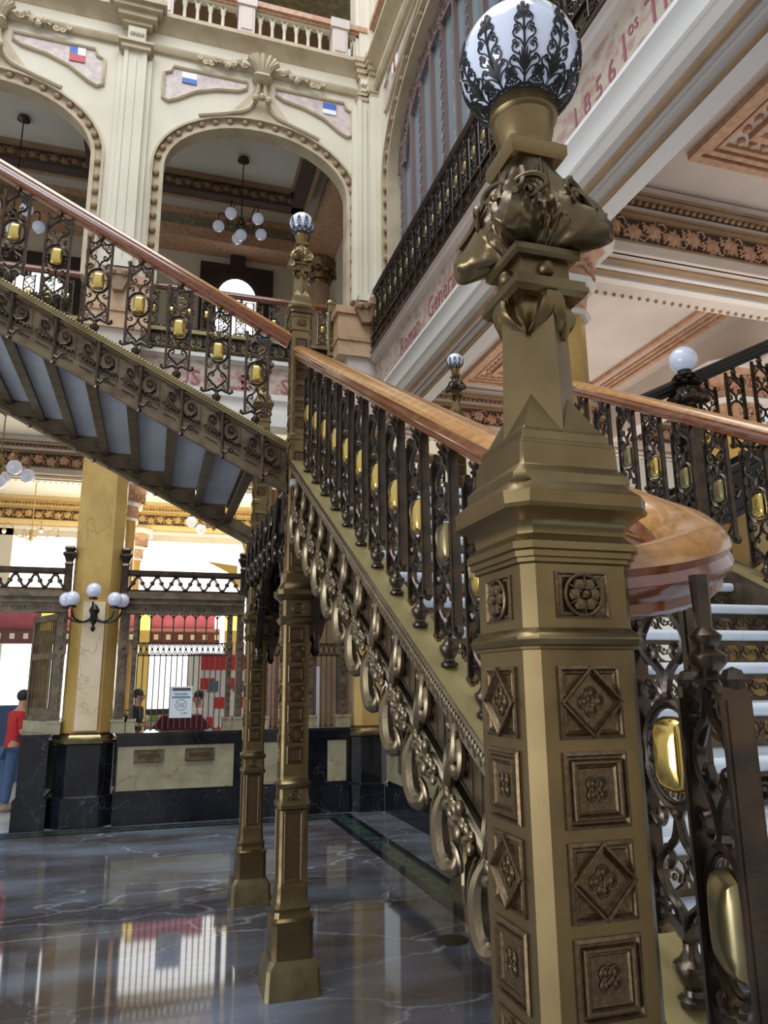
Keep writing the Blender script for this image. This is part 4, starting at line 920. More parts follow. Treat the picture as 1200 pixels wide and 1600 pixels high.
arch_wall(FR_, 5.15, 9.3, 1.30, 1.98, 5.25, glass=True)
pilaster(FA, -.77); pilaster(FA, 2.86, .2, .4); pilaster(FR_, .14, .2, .4); pilaster(FR_, 5.25); pilaster(FA, -4.65)
balustrade(FA, -4.6, 2.9, (-4.0, -2.7, -1.15, -.40, .87, 2.42)); balustrade(FR_, .2, 9, (1.6, 3.0, 4.6, 6))
# band below the gallery on the arch wall
m = M(); m.box(-5, 3.05, 10.75, 11.0, 6.42, 6.50); m.box(-5, 3.05, 10.66, 10.9, 6.47, 6.53); m.box(-5, 3.05, 10.7, 10.9, 5.5, 5.93); m.box(-5, 3.05, 10.64, 10.9, 5.88, 5.97); m.box(-5, 3.1, 10.6, 10.95, 5.45, 5.65); trim(m, 'plaster_white')
m = M()
for u in (-.765, 2.93, -4.63): m.box(u - .33, u + .33, 10.34, 10.9, 5.5, 6.62)
trim(m, 'stone_pink')
m = M(); m.box(-5, 3.05, 10.74, 10.9, 5.96, 6.44); trim(m, 'text_band')
m = M(); m.box(-5, 3.05, 10.69, 11, 6.53, 6.84); m.box(-5, 3.05, 10.62, 11, 6.80, 6.86)
k = -4.9
while k < 3:
    for s in (-1, 1): m.tube([(k + s * u, 10.67, 6.80 + v) for u, v in ((.01, -.18), (.05, -.19), (.075, -.14), (.06, -.09), (.035, -.11), (.045, -.14))], .01, 4)
    m.tube([(k, 10.66, 6.81), (k, 10.66, 6.56)], .014, 5); k += .25
trim(m, 'aged_brass')
m = M(); m.box(-5, 3.05, 10.9, 15.2, 6.5, 6.82); struct('floor_gallery', m, 'stone_tan')
m = M(); m.box(-6, 3.4, 13.5, 13.7, 11.7, 17); m.box(5.2, 5.4, -1, 13.6, 11.7, 17); struct('wall_top_storey', m, 'stone_brown')
m = M(); m.box(-6, 3.2, 10.5, 13.6, 15.6, 15.8); m.box(3.2, 5.3, -1, 13.6, 15.6, 15.8); struct('ceiling_top_storey', m, 'green_frieze')
m = M(); m.box(-6, 3.2, 10.5, 13.6, 11.7, 11.86); m.box(3.15, 5.3, -1, 13.6, 11.7, 11.86); struct('floor_top_storey', m, 'stone_tan')
# gallery interior behind the arches
m = M(); m.box(-6, 3.4, 10.8, 15.5, 11.5, 11.7); struct('ceiling_gallery', m, 'gallery_ceiling')
m = M(); m.box(-6, 3.4, 15.0, 15.2, 6.8, 11.6); m.box(3.35, 3.5, 10.9, 15.1, 6.8, 11.6); struct('wall_gallery_back', m, 'gallery_wall')
for cx0, cx1 in ((-.5, 2.45), (-4.4, -1.45)):
    m = M(); m.box(cx0, cx1, 13.35, 13.6, 11.15, 11.5); m.box(cx1 - .25, cx1, 10.9, 13.6, 11.15, 11.5); trim(m, 'frieze_ground')
    m = M(frame((cx0, 13.35, 11.2), (1, 0, 0), (0, 0, 1))); vine(m, cx1 - cx0, .2, 11); m.fr = None
    for y_, z_ in ((13.30, 11.42), (13.62, 11.13)): m.box(cx0, cx1, y_ - .06, y_ + .03, z_, z_ + .07)
    m.box(cx1 - .3, cx1 - .24, 10.9, 13.6, 11.42, 11.5); m.box(cx1 - .02, cx1 + .06, 10.9, 13.6, 11.12, 11.2); trim(m, 'stone_brown')
m = M(); m.box(-6, 3.4, 14.55, 15.0, 11.05, 11.5); m.box(2.85, 3.4, 10.9, 15, 11.05, 11.5); trim(m, 'green_frieze')
m = M(); m.box(-6, 3.4, 14.45, 14.6, 11.36, 11.5); m.box(-6, 3.4, 14.4, 15.0, 10.78, 11.06); m.box(2.78, 2.9, 10.9, 15, 11.36, 11.5); m.box(2.72, 3.4, 10.9, 15, 10.88, 11.06); trim(m, 'terracotta')
dr = thing('gallery_door', 'dark wooden gallery door with arched bright glass behind the railing', 'door', (1.28, 15, 6.82))
m = M(); m.box(-.78, .78, -.12, 0, 0, 3.75); m.box(-.16, .16, -.2, 0, 3.6, 3.95); obj('door_frame', m, 'dark_wood', dr)
m = M(); m.rings([[(.42 * math.cos(a * PI / 12), y, 2.9 + .5 * math.sin(a * PI / 12)) for a in range(13)] for y in (-.16, -.13)]); m.box(-.42, .42, -.16, -.13, 1.0, 2.86); obj('glass', m, 'daylight_glass', dr)
dl = thing('gallery_door', 'dark gallery door with bright glass behind the left arch', 'door', (-2.6, 15, 6.82))
m = M(); m.box(-.78, .78, -.12, 0, 0, 3.4); obj('door_frame', m, 'dark_wood', dl)
m = M(); m.rings([[(.5 * math.cos(a * PI / 12), y, 2.5 + .45 * math.sin(a * PI / 12)) for a in range(13)] for y in (-.16, -.13)]); obj('glass', m, 'daylight_glass', dl)
cpl = thing('column', 'dark brown column with carved capital inside the gallery beside the arch jamb', 'column', (2.62, 12.6, 6.82))
m = M(); m.lathe([(.2, 0), (.19, 2.2)], n=16); obj('shaft', m, 'stone_brown', cpl)
m = M(); m.lathe([(.19, 2.2), (.22, 2.25), (.2, 2.3), (.26, 2.5), (.32, 2.62), (.32, 2.7)], n=16)
for k in range(10): a = k * PI / 5; m.tube(spiral(0, 0, .01, .06, 0, 1.2, 8), .015, 4) if 0 else m.sph((.27 * math.cos(a), .27 * math.sin(a), 2.45), .07, 7)
obj('capital', m, 'dark_patina', cpl)

# chandeliers
def chandelier(x, y, z, drop, n, R_, label, metal='iron_bronze', glob='opal', gr=.11, up=False):
    t = thing('chandelier', label, 'chandelier', (x, y, z))
    m = M(); m.lathe([(.02, 0), (.1, -.03), (.11, -.07), (.05, -.1), (.012, -.14)], n=14); m.tube([(0, 0, 0), (0, 0, -drop)], .012, 6); obj('stem', m, metal, t)
    m = M(); m.sph((0, 0, -drop), .06, 10); m.lathe([(.01, -drop - .2), (.05, -drop - .14), (.03, -drop - .08), (.06, -drop - .03)], n=10)
    tips = []
    for k in range(n):
        a = 2 * PI * (k + .3) / n; c_, s_ = math.cos(a), math.sin(a)
        pr_ = [(.04, -.05), (.2 * R_ / .4, -.12), (.28 * R_ / .4, .08), (.36 * R_ / .4, .16), (R_, .12), (R_, 0)]
        m.tube(smooth_path([(p * c_, p * s_, -drop + q) for p, q in pr_], 4), .011, 5)
        tips.append((R_ * c_, R_ * s_, -drop)); m.lathe([(.05, -.03), (.04, 0), (.01, .02)], tips[-1], 10)
    obj('arms', m, metal, t)
    for p in tips: m = M(); m.sph((0, 0, 0), gr, 18); obj('globe', m, glob, t, (p[0], p[1], p[2] - gr - .01))
    if n > 4: m = M(); m.sph((0, 0, 0), gr, 18); obj('globe', m, glob, t, (0, 0, -drop - .3))
chandelier(1.12, 12.6, 11.5, 1.35, 5, .42, 'gallery chandelier with white globes hanging in the middle arch')
chandelier(-2.72, 12.6, 11.5, 1.9, 5, .42, 'gallery chandelier with white globes hanging in the left arch')

# ------------------------------------------------------------------ ground floor
m = M(); m.add([(-12, -6, 0), (12, -6, 0), (12, 10.35, 0), (-12, 10.35, 0)], [(0, 1, 2, 3)]); struct('floor', m, 'floor_marble')
m = M(); m.add([(-12, 10.35, 0), (12, 10.35, 0), (12, 24, 0), (-12, 24, 0)], [(0, 1, 2, 3)]); struct('floor_hall', m, 'pale_floor')
def flat(x0, x1, y0, y1, z, ma): m = M(); m.box(x0, x1, y0, y1, -.002, z); trim(m, ma)
flat(2.265, 2.61, -3, 9.9, .0015, 'green_marble'); flat(-6, 2.61, 9.95, 10.22, .0015, 'green_marble')
for x in (2.265, 2.525): flat(x, x + .085, -3, 9.95 + (.27 if x > 2.4 else 0), .003, 'black_marble')
for y in (9.93, 10.17): flat(-6, 2.6, y, y + .05, .003, 'black_marble')
m = M(); m.lathe([(.11, 0), (.11, .004), (.10, .005)], (2.03, 5.16, 0), 24); tag(obj('floor_hole_cover', m, 'black_iron'), 'small round dark cover set in the marble floor near the stair', 'floor cover')
def pillar(x, y, hw, ch, z1, label, cap=True, base=True, z0=1.1, ma='yellow_onyx'):
    t = thing('pillar', label, 'pillar', (x, y, 0))
    m = M(); m.octs([(z0, hw, ch), (z1, hw * .985, ch)]); obj('shaft', m, ma, t)
    if base:
        m = M(); m.octs([(0, hw + .07, ch + .02), (.35, hw + .07, ch + .02), (.37, hw + .04, ch + .015), (z0 - .12, hw + .04, ch + .015)]); obj('black_base', m, 'black_marble', t)
        m = M(); m.octs([(z0 - .13, hw + .05, ch + .02), (z0 - .11, hw + .085, ch + .035), (z0 - .08, hw + .09, ch + .035), (z0 - .06, hw + .05, ch + .02), (z0 - .01, hw + .02, ch + .01), (z0 + .01, hw + .03, ch + .01), (z0 + .02, hw, ch)]); obj('gilt_ring', m, 'aged_brass', t)
    if cap:
        m = M(); m.octs([(z1 + .62, hw + .24, ch + .1), (z1 + .72, hw + .26, ch + .1), (z1 + .76, hw + .22, ch + .1)]); m.octs([(z1 + .24, hw + .07, ch + .03), (z1 + .29, hw + .1, ch + .04), (z1 + .33, hw + .05, ch + .02)]); m.octs([(z1 - .03, hw + .02, ch), (z1, hw + .04, ch), (z1 + .03, hw + .01, ch)]); obj('abacus', m, 'plaster_white', t)
        m = M(); m.octs([(z1, hw, ch), (z1 + .3, hw + .04, ch + .02), (z1 + .55, hw + .12, ch + .05), (z1 + .64, hw + .2, ch + .08)])
        for k in range(16):
            a = k * PI / 8; rr = hw * 1.12
            for (zz, r_, e) in ((.13, .07, 0), (.46, .1, .1)):
                fx, fy = (rr + e) * math.cos(a), (rr + e) * math.sin(a)
                old = m.fr; m.fr = frame((fx, fy, z1 + zz), (-math.sin(a), math.cos(a), 0), (0, 0, 1)); m.tube(spiral(0, 0, .01, r_, k, 1.5, 12), .018, 4); m.sph((0, 0, 0), .025, 6); m.tube([(-r_, 0, -r_), (0, 0, -r_ * .6), (r_, 0, -r_)], .018, 4); m.fr = old
        obj('capital', m, 'terracotta', t)
    return t
pillar(-.765, 10.66, .30, .13, 5.5, 'wide yellow onyx pillar carrying the five-globe wall lamp', cap=False)
pillar(2.93, 10.52, .21, .09, 5.5, 'yellow onyx corner pillar behind the scroll frieze of the stair', cap=False)
pillar(3.17, 5.38, .29, .12, 4.78, 'yellow pillar with carved capital behind the foreground lamp post', base=True)
pillar(-.72, 14.6, .26, .1, 4.72, 'hall pillar with carved capital just right of the wide onyx pillar', base=True)
pillar(-.72, 19.4, .28, .1, 4.72, 'farthest hall pillar with carved capital', base=True)
pillar(6.87, 7.3, .3, .12, 4.78, 'yellow pillar seen through the right railing at the picture edge')
m = M(); m.box(-.90, -.63, 10.325, 10.36, 1.14, 2.75); trim(m, 'pale_onyx')
# five-globe wall lamp on the pillar
t = thing('wall_lamp', 'iron wall lamp with five white globes on the yellow onyx pillar', 'wall lamp', (-.765, 10.34, 2.62))
m = M(); m.lathe([(.015, -.26), (.035, -.22), (.02, -.17), (.06, -.1), (.045, -.04), (.07, .02), (.05, .06), (.02, .1)], n=12)
gl = []
for a, rr in ((-80, .34), (-48, .34), (0, .30), (48, .34), (80, .34)):
    c_, s_ = math.sin(math.radians(a)), -math.cos(math.radians(a))
    top = .06 if a else .16
    m.tube(smooth_path([(0, 0, -.06), (c_ * rr * .4, s_ * rr * .4 - .02, -.14), (c_ * rr * .85, s_ * rr * .85, -.1), (c_ * rr, s_ * rr, top - .06)], 4), .013, 5)
    m.lathe([(.05, top - .03), (.055, top - .01), (.03, top)], (c_ * rr, s_ * rr, 0), 10); gl.append((c_ * rr, s_ * rr, top + .085))
obj('arms', m, 'black_iron', t)
for p in gl: m = M(); m.sph((0, 0, 0), .092, 20); obj('globe', m, 'opal', t, p)

# counters
ct = thing('counter', 'long black marble counter with onyx panels under the bronze screen', 'counter', (1.2, 10.4, 0))
B = lambda mm, x0, x1, y0, y1, z0, z1: mm.box(x0 - 1.2, x1 - 1.2, y0 - 10.4, y1 - 10.4, z0, z1)
m = M(); B(m, -.385, 2.64, 10.38, 10.95, .0, 1.04); obj('body', m, 'black_marble', ct)
m = M(); B(m, -.385, 2.64, 10.32, 10.95, 0, .34); B(m, -.385, 2.64, 10.34, 10.95, .34, .38); obj('base', m, 'black_marble', ct)
m = M(); B(m, -.385, 2.64, 10.28, 11.0, 1.06, 1.10); B(m, -.385, 2.64, 10.33, 11.0, .97, 1.06); obj('top', m, 'black_marble', ct)
for x0, x1 in ((-.36, 1.08), (1.42, 2.05), (2.34, 2.60)): m = M(); B(m, x0, x1, 10.365, 10.40, .40, .93); obj('onyx_panel', m, 'green_onyx', ct)
for x0 in (-.17, .46):
    m = M(); B(m, x0, x0 + .36, 10.34, 10.37, .74, .88); sl = obj('mail_slot', m, 'screen_bronze', ct)
    m = M(); B(m, x0 + .05, x0 + .31, 10.325, 10.345, .79, .84); B(m, x0, x0 + .36, 10.33, 10.345, .875, .89); B(m, x0, x0 + .36, 10.33, 10.345, .73, .745); obj('flap', m, 'dark_patina', sl)
cs = thing('counter', 'side counter running towards the viewer along the right wall under the stair', 'counter', (3.2, 9, 0))
m = M(); m.box(-.10, .1, -3.2, 1.2, 0, .34); m.box(-.06, .1, -3.2, 1.2, .34, 1.05); m.box(-.14, .1, -3.2, 1.2, 1.05, 1.10); obj('body', m, 'black_marble', cs)
m = M(); m.box(-.075, -.05, -1.1, 1.2, .40, .93); obj('onyx_panel', m, 'green_onyx', cs)
m = M(); m.box(-.095, -.07, .45, .62, .55, .9); obj('mail_slot', m, 'screen_bronze', cs)
dc = thing('counter', 'short black counter end with polished side beside the man in red', 'counter', (-1.33, 11, 0))
m = M(); m.box(-.16, .16, -.68, .9, 0, 1.08); m.box(-.19, .19, -.71, .9, 0, .36); m.box(-.2, .18, -.7, .92, 1.08, 1.11); obj('body', m, 'black_marble', dc)
m = M(); m.box(-.175, -.155, -.55, .8, .42, .98); obj('side_panel', m, 'violet_marble', dc)

# bronze screens
def fret(m, x0, x1, y, z0, z1):
    n = max(1, round((x1 - x0) / (z1 - z0) / 1.22)); w_ = (x1 - x0) / n; hz = z1 - z0
    m.box(x0, x1, y - .02, y + .02, z0 - .02, z0 + .012); m.box(x0, x1, y - .02, y + .02, z1 - .012, z1 + .02)
    for k in range(n + 1):
        x = x0 + k * w_
        for s in (1, -1):
            if (k == 0 and s < 0) or (k == n and s > 0): continue
            m.tube([(x, y, z0), (x + s * w_ * .10, y, z0 + hz * .15), (x + s * w_ * .26, y, z0 + hz * .5), (x + s * w_ * .40, y, z0 + hz * .85), (x + s * w_ * .5, y, z1)], hz * .085, 5, nrm=(0, 1, 0), flat=1.2)
            m.sph((x + s * w_ * .26, y, z0 + hz * .5), hz * .17, 8, 1, .8, 1)
        for (xx, zz, q) in ((x, z0, 1), (x + w_ * .5, z1, -1)):
            if xx > x1: continue
            m.add([(xx - w_ * .17, y - .02, zz), (xx + w_ * .17, y - .02, zz), (xx, y - .02, zz + q * hz * .24), (xx - w_ * .17, y + .02, zz), (xx + w_ * .17, y + .02, zz), (xx, y + .02, zz + q * hz * .24)], [(0, 1, 2), (5, 4, 3), (0, 2, 5, 3), (1, 4, 5, 2)])
def screen(x0, x1, posts, wins, label, low=1.10):
    t = thing('bronze_screen', label, 'screen', ((x0 + x1) / 2, 10.45, 0)); cx_ = (x0 + x1) / 2; X = lambda x: x - cx_
    m = M()
    m.box(X(x0), X(x1), -.09, .09, 2.62, 2.73); m.box(X(x0), X(x1), -.12, .1, 2.61, 2.63); m.box(X(x0), X(x1), -.14, .1, 2.73, 2.76); m.box(X(x0), X(x1), -.10, .1, 2.76, 2.80); m.box(X(x0), X(x1), -.16, .12, 2.80, 2.87); m.box(X(x0), X(x1), -.06, .06, 2.86, 2.90)
    k = X(x0) + .08
    while k < X(x1) - .05:
        m.tube(spiral(k, 2.675, .008, .04, k * 9, 1.3, 10, y=-.095), .008, 4); m.sph((k + .075, -.095, 2.675), .014, 6); k += .15
    obj('entablature', m, 'screen_bronze', t)
    m = M(); fret(m, X(x0) + .06, X(x1) - .06, 0, 2.92, 3.12); m.box(X(x0), X(x1), -.04, .04, 3.13, 3.19); obj('trefoil_cresting', m, 'iron_bronze', t)
    for p, wd in posts:
        m = M(); m.box(X(p) - wd / 2, X(p) + wd / 2, -.05, .05, low + .16, 2.62); m.box(X(p) - wd / 2 + .02, X(p) + wd / 2 - .02, -.06, 0, low + .2, 2.58)
        for z in [1.4 + .09 * q for q in range(13)]:
            if (int(z * 11) % 5) < 3: m.box(X(p) - .022, X(p) + .022, -.075, -.05, z, z + .05)
        m.box(X(p) - wd / 2 - .01, X(p) + wd / 2 + .01, -.07, .05, 2.08, 2.25); m.sph((X(p), -.075, 2.165), .025, 8)
        obj('post', m, 'screen_bronze', t)
        m = M(); m.box(X(p) - wd / 2 - .03, X(p) + wd / 2 + .03, -.08, .08, low, low + .15); m.box(X(p) - wd / 2 - .04, X(p) + wd / 2 + .04, -.09, .08, low + .14, low + .165); obj('post_foot', m, 'green_onyx', t)
    for a, b in wins:
        m = M(); a_, b_ = X(a), X(b); n = max(1, round((b - a) / .152)); w_ = (b_ - a_) / n
        for k in range(n * 2 + 1):
            x = a_ + k * w_ / 2
            m.tube([(x, 0, low + .01), (x, 0, 2.07)], .0085, 5); m.sph((x, 0, low + .03), .016, 6); 
            if k % 2 == 0:
                m.tube([(x, 0, 2.22), (x, 0, 2.62)], .0095, 5)
                for s in (-1, 1): m.tube([(x, 0, 2.54), (x + s * .014, 0, 2.58), (x + s * w_ * .42, 0, 2.62)], .009, 4)
        for z in (2.07, 2.23): m.box(a_, b_, -.012, .012, z - .009, z + .009)
        for k in range(n * 2):
            x = a_ + (k + .5) * w_ / 2; m.tube([(x - w_ / 4, 0, 2.07), (x + w_ / 4, 0, 2.23)], .009, 4); m.tube([(x + w_ / 4, 0, 2.07), (x - w_ / 4, 0, 2.23)], .009, 4); m.sph((x, 0, 2.15), .018, 6)
            for z in (2.095, 2.205): m.sph((x, 0, z), .013, 6)
        obj('grille', m, 'black_iron', t)
    for x in (X(x0) + .02, X(x1) - .02):
        m = M(); m.octs([(2.86, .05, .01), (3.22, .045, .01), (3.24, .055, .015), (3.27, .04, .01), (3.33, .06, .02), (3.37, .085, .03), (3.39, .08, .03), (3.41, .05, .02), (3.45, .07, .02), (3.48, .05, .02)], x, -.03); obj('finial', m, 'iron_bronze', t)
screen(-.44, 1.16, [(-.38, .12), (-.24, .06), (.98, .06), (1.12, .09)], [(-.2, .95)], 'bronze screen with tall grille and trefoil cresting between the onyx pillar and the thin post')
screen(1.2, 2.70, [(1.30, .12), (1.46, .07), (1.95, .09), (2.1, .12), (2.56, .14)], [(1.5, 1.9), (2.18, 2.48)], 'bronze screen behind the two lamp posts, reaching the corner pillar')
screen(-4.3, -1.10, [(-1.14, .1)], [], 'bronze screen frame over the open doorway at the left')
t = thing('gate_leaf', 'open bronze gate leaf swung back beside the man in red', 'gate', (-1.17, 10.5, 1.11), rz=PI / 2 + .47)
m = M(); m.box(0, .07, -.03, .03, .14, 1.50); m.box(.83, .90, -.03, .03, .14, 1.50); m.box(0, .9, -.03, .03, 1.42, 1.50); m.box(0, .9, -.03, .03, .92, 1.0); m.box(0, .9, -.03, .03, .14, .2); m.box(.0, .9, -.012, .012, .14, .3)
for k in range(11): m.tube([(.1 + .07 * k, 0, .2), (.1 + .07 * k, 0, 1.42)], .012, 5)
obj('grille', m, 'screen_bronze', t); m = M(); m.box(0, .9, -.05, .05, 0, .14); obj('onyx_foot', m, 'green_onyx', t)
# wall and screens beyond the corner on the right
m = M(); m.box(3.32, 3.42, 6.2, 10.3, 0, 3.0); struct('wall_right_ground', m, 'stone_brown')
m = M(); m.box(1.75, 3.5, 12.6, 12.7, 0, 5.0); m.box(1.7, 1.8, 12.5, 12.75, 0, 5.1); struct('wall_hall_partition', m, 'stone_brown')
m = M(); m.box(-.12, .12, -.02, .02, 0, 2.2); tag(obj('hanging_panel', m, 'terracotta', None, (1.75, 12.2, 0)), 'orange brown panel behind the grille beside the front lamp post column', 'panel')
m = M(); m.box(-.12, .12, -.03, .03, 0, 1.95); tag(obj('roll_up_poster', m, 'paper', None, (2.42, 11.9, 0)), 'plain white standing board behind the grille near the corner pillar', 'poster')
# hall beyond
m = M(); m.box(-12, 12, 10.9, 22.5, 6.15, 6.3); struct('ceiling_hall', m, 'hall_white')
cross_beam(14.3, -9, 3.4, warm=False, seed=21); cross_beam(19.1, -12, 6, warm=True, seed=22)
m = M(); m.box(-11.9, 5.9, 20.9, 20.95, .9, 5.5); struct('window_1', m, 'daylight_glass')
m = M(); m.box(-12, -3.6, 20.6, 20.8, 0, 6.2); m.box(3.6, 6, 20.6, 20.8, 0, 6.2); m.box(-12, 6, 20.6, 20.8, 5.45, 6.2); struct('wall_hall_back', m, 'hall_white')
t = thing('mezzanine_front', 'crimson mezzanine front with dark red frieze across the hall', 'mezzanine', (-1, 18.72, 0))
for x0, x1 in ((-2.9, .68), (.74, 2.38)):
    m = M(); m.box(x0, x1, -.1, .1, 2.95, 3.75); obj('crimson_panel', m, 'crimson_wall', t)
m = M(); m.box(-3.6, 2.5, -.2, .2, 2.62, 2.96); m.box(-3.6, 2.5, -.23, .2, 2.94, 2.98); obj('frieze', m, 'dark_red_frieze', t)
m = M()
k = -3.5
while k < 2.5: m.box(k, k + .1, -.215, -.2, 2.72, 2.84); k += .28
obj('frieze_squares', m, 'hall_white', t)
for x, y, w_, lb in ((-.22, 18.2, .11, 'bright yellow hall pier behind the left of the grille'), (1.72, 18.0, .14, 'bright yellow hall pier behind the right of the grille'), (-2.35, 18.6, .12, 'yellow hall pier seen in the doorway at the left')):
    m = M(); m.box(-w_, w_, -.2, .2, 0, 3.5); m.box(-w_ - .04, w_ + .04, -.24, .24, 0, 1.0); o_ = obj('pier', m, 'hall_yellow', None, (x, y, 0)); tag(o_, lb, 'pier')
chandelier(-2.62, 17.0, 6.16, 1.3, 4, .55, 'gilt chandelier with upturned cups far in the hall at the left', metal='gilt_leaf', glob='opal_lit', gr=.04)
chandelier(.85, 12.6, 6.16, 1.75, 4, .42, 'brass chandelier with white globes above the trefoil cresting', metal='gilt_leaf', glob='opal_lit', gr=.09)
chandelier(-2.55, 12.9, 6.16, .95, 5, .42, 'hall chandelier with white globe at the left edge below the stair', metal='aged_brass', glob='opal', gr=.12)
# papel picado style yellow banners
t = thing('banner', 'yellow paper banners hanging in the hall above the right of the cresting', 'banner', (1.4, 14.9, 0))
for x_, z_ in ((-.4, 4.02), (.5, 4.15), (.4, 3.7)): m = M(); m.tube([(x_, 0, z_), (x_, 0, 6.16)], .004, 4); obj('cord', m, 'white_cloth', t)
for pts in ([(-.5, 4.05), (.1, 3.98), (.1, 3.75)], [(.15, 4.5), (.6, 4.1), (.35, 3.9)], [(-.1, 3.7), (.5, 3.72), (.2, 3.5)]):
    m = M(); m.prism(pts, -.01, .01); obj('sheet', m, 'hall_yellow', t)
# the red and white kiosk beyond the grille
t = thing('display_stand', 'red and white checked display stand beyond the grille', 'display stand', (1.28, 14.9, 0), rz=.45)
m = M(); m.box(-.6, .6, -.25, .25, 0, 2.25); obj('body', m, 'bus_white', t)
for r_ in range(6):
    for c_ in range(4):
        if (r_ + c_) % 2 == 0 or r_ == 5: m = M(); m.box(-.6 + .3 * c_, -.6 + .3 * c_ + .28, -.265, -.25, .2 + .35 * r_, .2 + .35 * r_ + (.2 if r_ < 5 else .28)); obj('red_block', m, 'bus_red', t)
for x_ in (-.45, .1): m = M(); m.box(x_, x_ + .22, -.27, -.262, 1.55, 1.75); obj('dark_window', m, 'car_blue', t)
m = M(); m.box(-.9, .9, -.02, .02, 0, 1.35); o_ = obj('poster_board', m, 'poster_blue', None, (-3.05, 15.5, 0)); tag(o_, 'dark blue poster board on the floor at the left edge', 'poster')
m = M(); m.box(-.14, .14, -.03, -.02, .8, 1.28); obj('poster_sheet', m, 'paper', o_)
for k, (x, y, c_) in enumerate(((.1, 16.2, 'car_blue'), (.45, 16.6, 'car_blue'))):
    m = M(); m.octs([(0, .2, .05), (.5, .22, .05), (.52, .2, .05), (1.0, .04, .01)]); m = M(); m.box(-.2, .2, -.2, .2, .45, .52); m.box(-.2, .2, .16, .2, .52, .95)
    for sx in (-.18, .18):
        for sy in (-.18, .18): m.box(sx - .02, sx + .02, sy - .02, sy + .02, 0, .45)
    tag(obj('chair', m, c_, None, (x, y, 0)), ('blue chair behind the grille, nearer the woman' if k == 0 else 'blue chair behind the grille, nearer the sign'), 'chair')
m = M(); m.box(-1.9, 1.9, -.2, .2, .98, 1.12); m.box(-1.8, -1.7, -.2, .2, 0, .98); m.box(1.7, 1.8, -.2, .2, 0, .98)
tag(obj('railing_bar', m, 'dark_wood', None, (.3, 19.4, 0)), 'long dark barrier at the far side of the hall', 'barrier')
m = M()
for k in range(40): m.sph((rnd.uniform(-1.2, 1.2), rnd.uniform(-.2, .2), rnd.uniform(.2, .95)), rnd.uniform(.1, .2), 6)
tag(obj('planter_greenery', m, 'leaf_green', None, (.4, 20.2, 0)), 'green shrubs beyond the far barrier', 'plants', kind='stuff')
m = M(); m.rings([[(x, y, z) for x, y in ((-w_, -.25), (w_, -.25), (w_, .25), (-w_, .25))] for z, w_ in ((0, .5), (1.0, .46), (1.25, .28))]); tag(obj('draped_table', m, 'maroon_cloth', None, (.45, 11.9, 0)), 'maroon cloth covered stand below the white sign', 'table')
# sign on the grille
t = thing('sign', 'white notice board with round emblem hanging on the grille', 'sign', (.378, 10.40, 1.27))
m = M(); m.box(-.142, .142, -.01, .01, 0, .40); obj('board', m, 'paper', t)
m = M(); m.box(-.115, .115, -.014, -.01, .345, .378); obj('header_bar', m, 'paper_ink', t)
m = M(); m.box(-.115, .115, -.014, -.01, .252, .272); obj('teal_bar', m, 'paper_teal', t)
m = M(); m.tube([((.068 + .005 * math.cos(12 * a * PI / 30)) * math.cos(a * PI / 30), -.012, .165 + (.068 + .005 * math.cos(12 * a * PI / 30)) * math.sin(a * PI / 30)) for a in range(60)], .0022, 4, closed=True)
for k in range(7): m.tube([(-.04 + .013 * k, -.012, .13), (-.045 + .013 * k + .01 * (k % 2), -.012, .165), (-.04 + .014 * k, -.012, .2 - .01 * (k % 3))], .0018, 4)
obj('emblem', m, 'paper_ink', t)
lt = letter('Vatrevoke', (-.09, -.0125, .288), (1, 0, 0), .05, 'paper_ink', name='sign_text', depth=.001); lt.parent = t
lt = letter('c.p. 2018', (.0, -.0125, .05), (1, 0, 0), .028, 'paper_ink', name='sign_text', depth=.001); lt.parent = t

# ------------------------------------------------------------------ people
def skin_obj(name, verts, edges, radii, ma, parent, root=0):
    me = bpy.data.meshes.new(name); me.from_pydata(verts, edges, []); o = bpy.data.objects.new(name, me); COL.objects.link(o)
    sk = o.modifiers.new('s', 'SKIN'); ss = o.modifiers.new('u', 'SUBSURF'); ss.levels = 2; ss.render_levels = 2; sk.use_smooth_shade = True
    for i, r in enumerate(radii):
        d = me.skin_vertices[0].data[i]; d.radius = (r, r) if isinstance(r, float) else r; d.use_root = (i == root)
    dg = bpy.context.evaluated_depsgraph_get(); dg.update(); nm = bpy.data.meshes.new_from_object(o.evaluated_get(dg)); bpy.data.objects.remove(o)
    nm.materials.clear(); nm.materials.append(MATS[ma]); q = bpy.data.objects.new(name, nm); COL.objects.link(q)
    if parent: q.parent = parent
    for p in nm.polygons: p.use_smooth = True
    return q
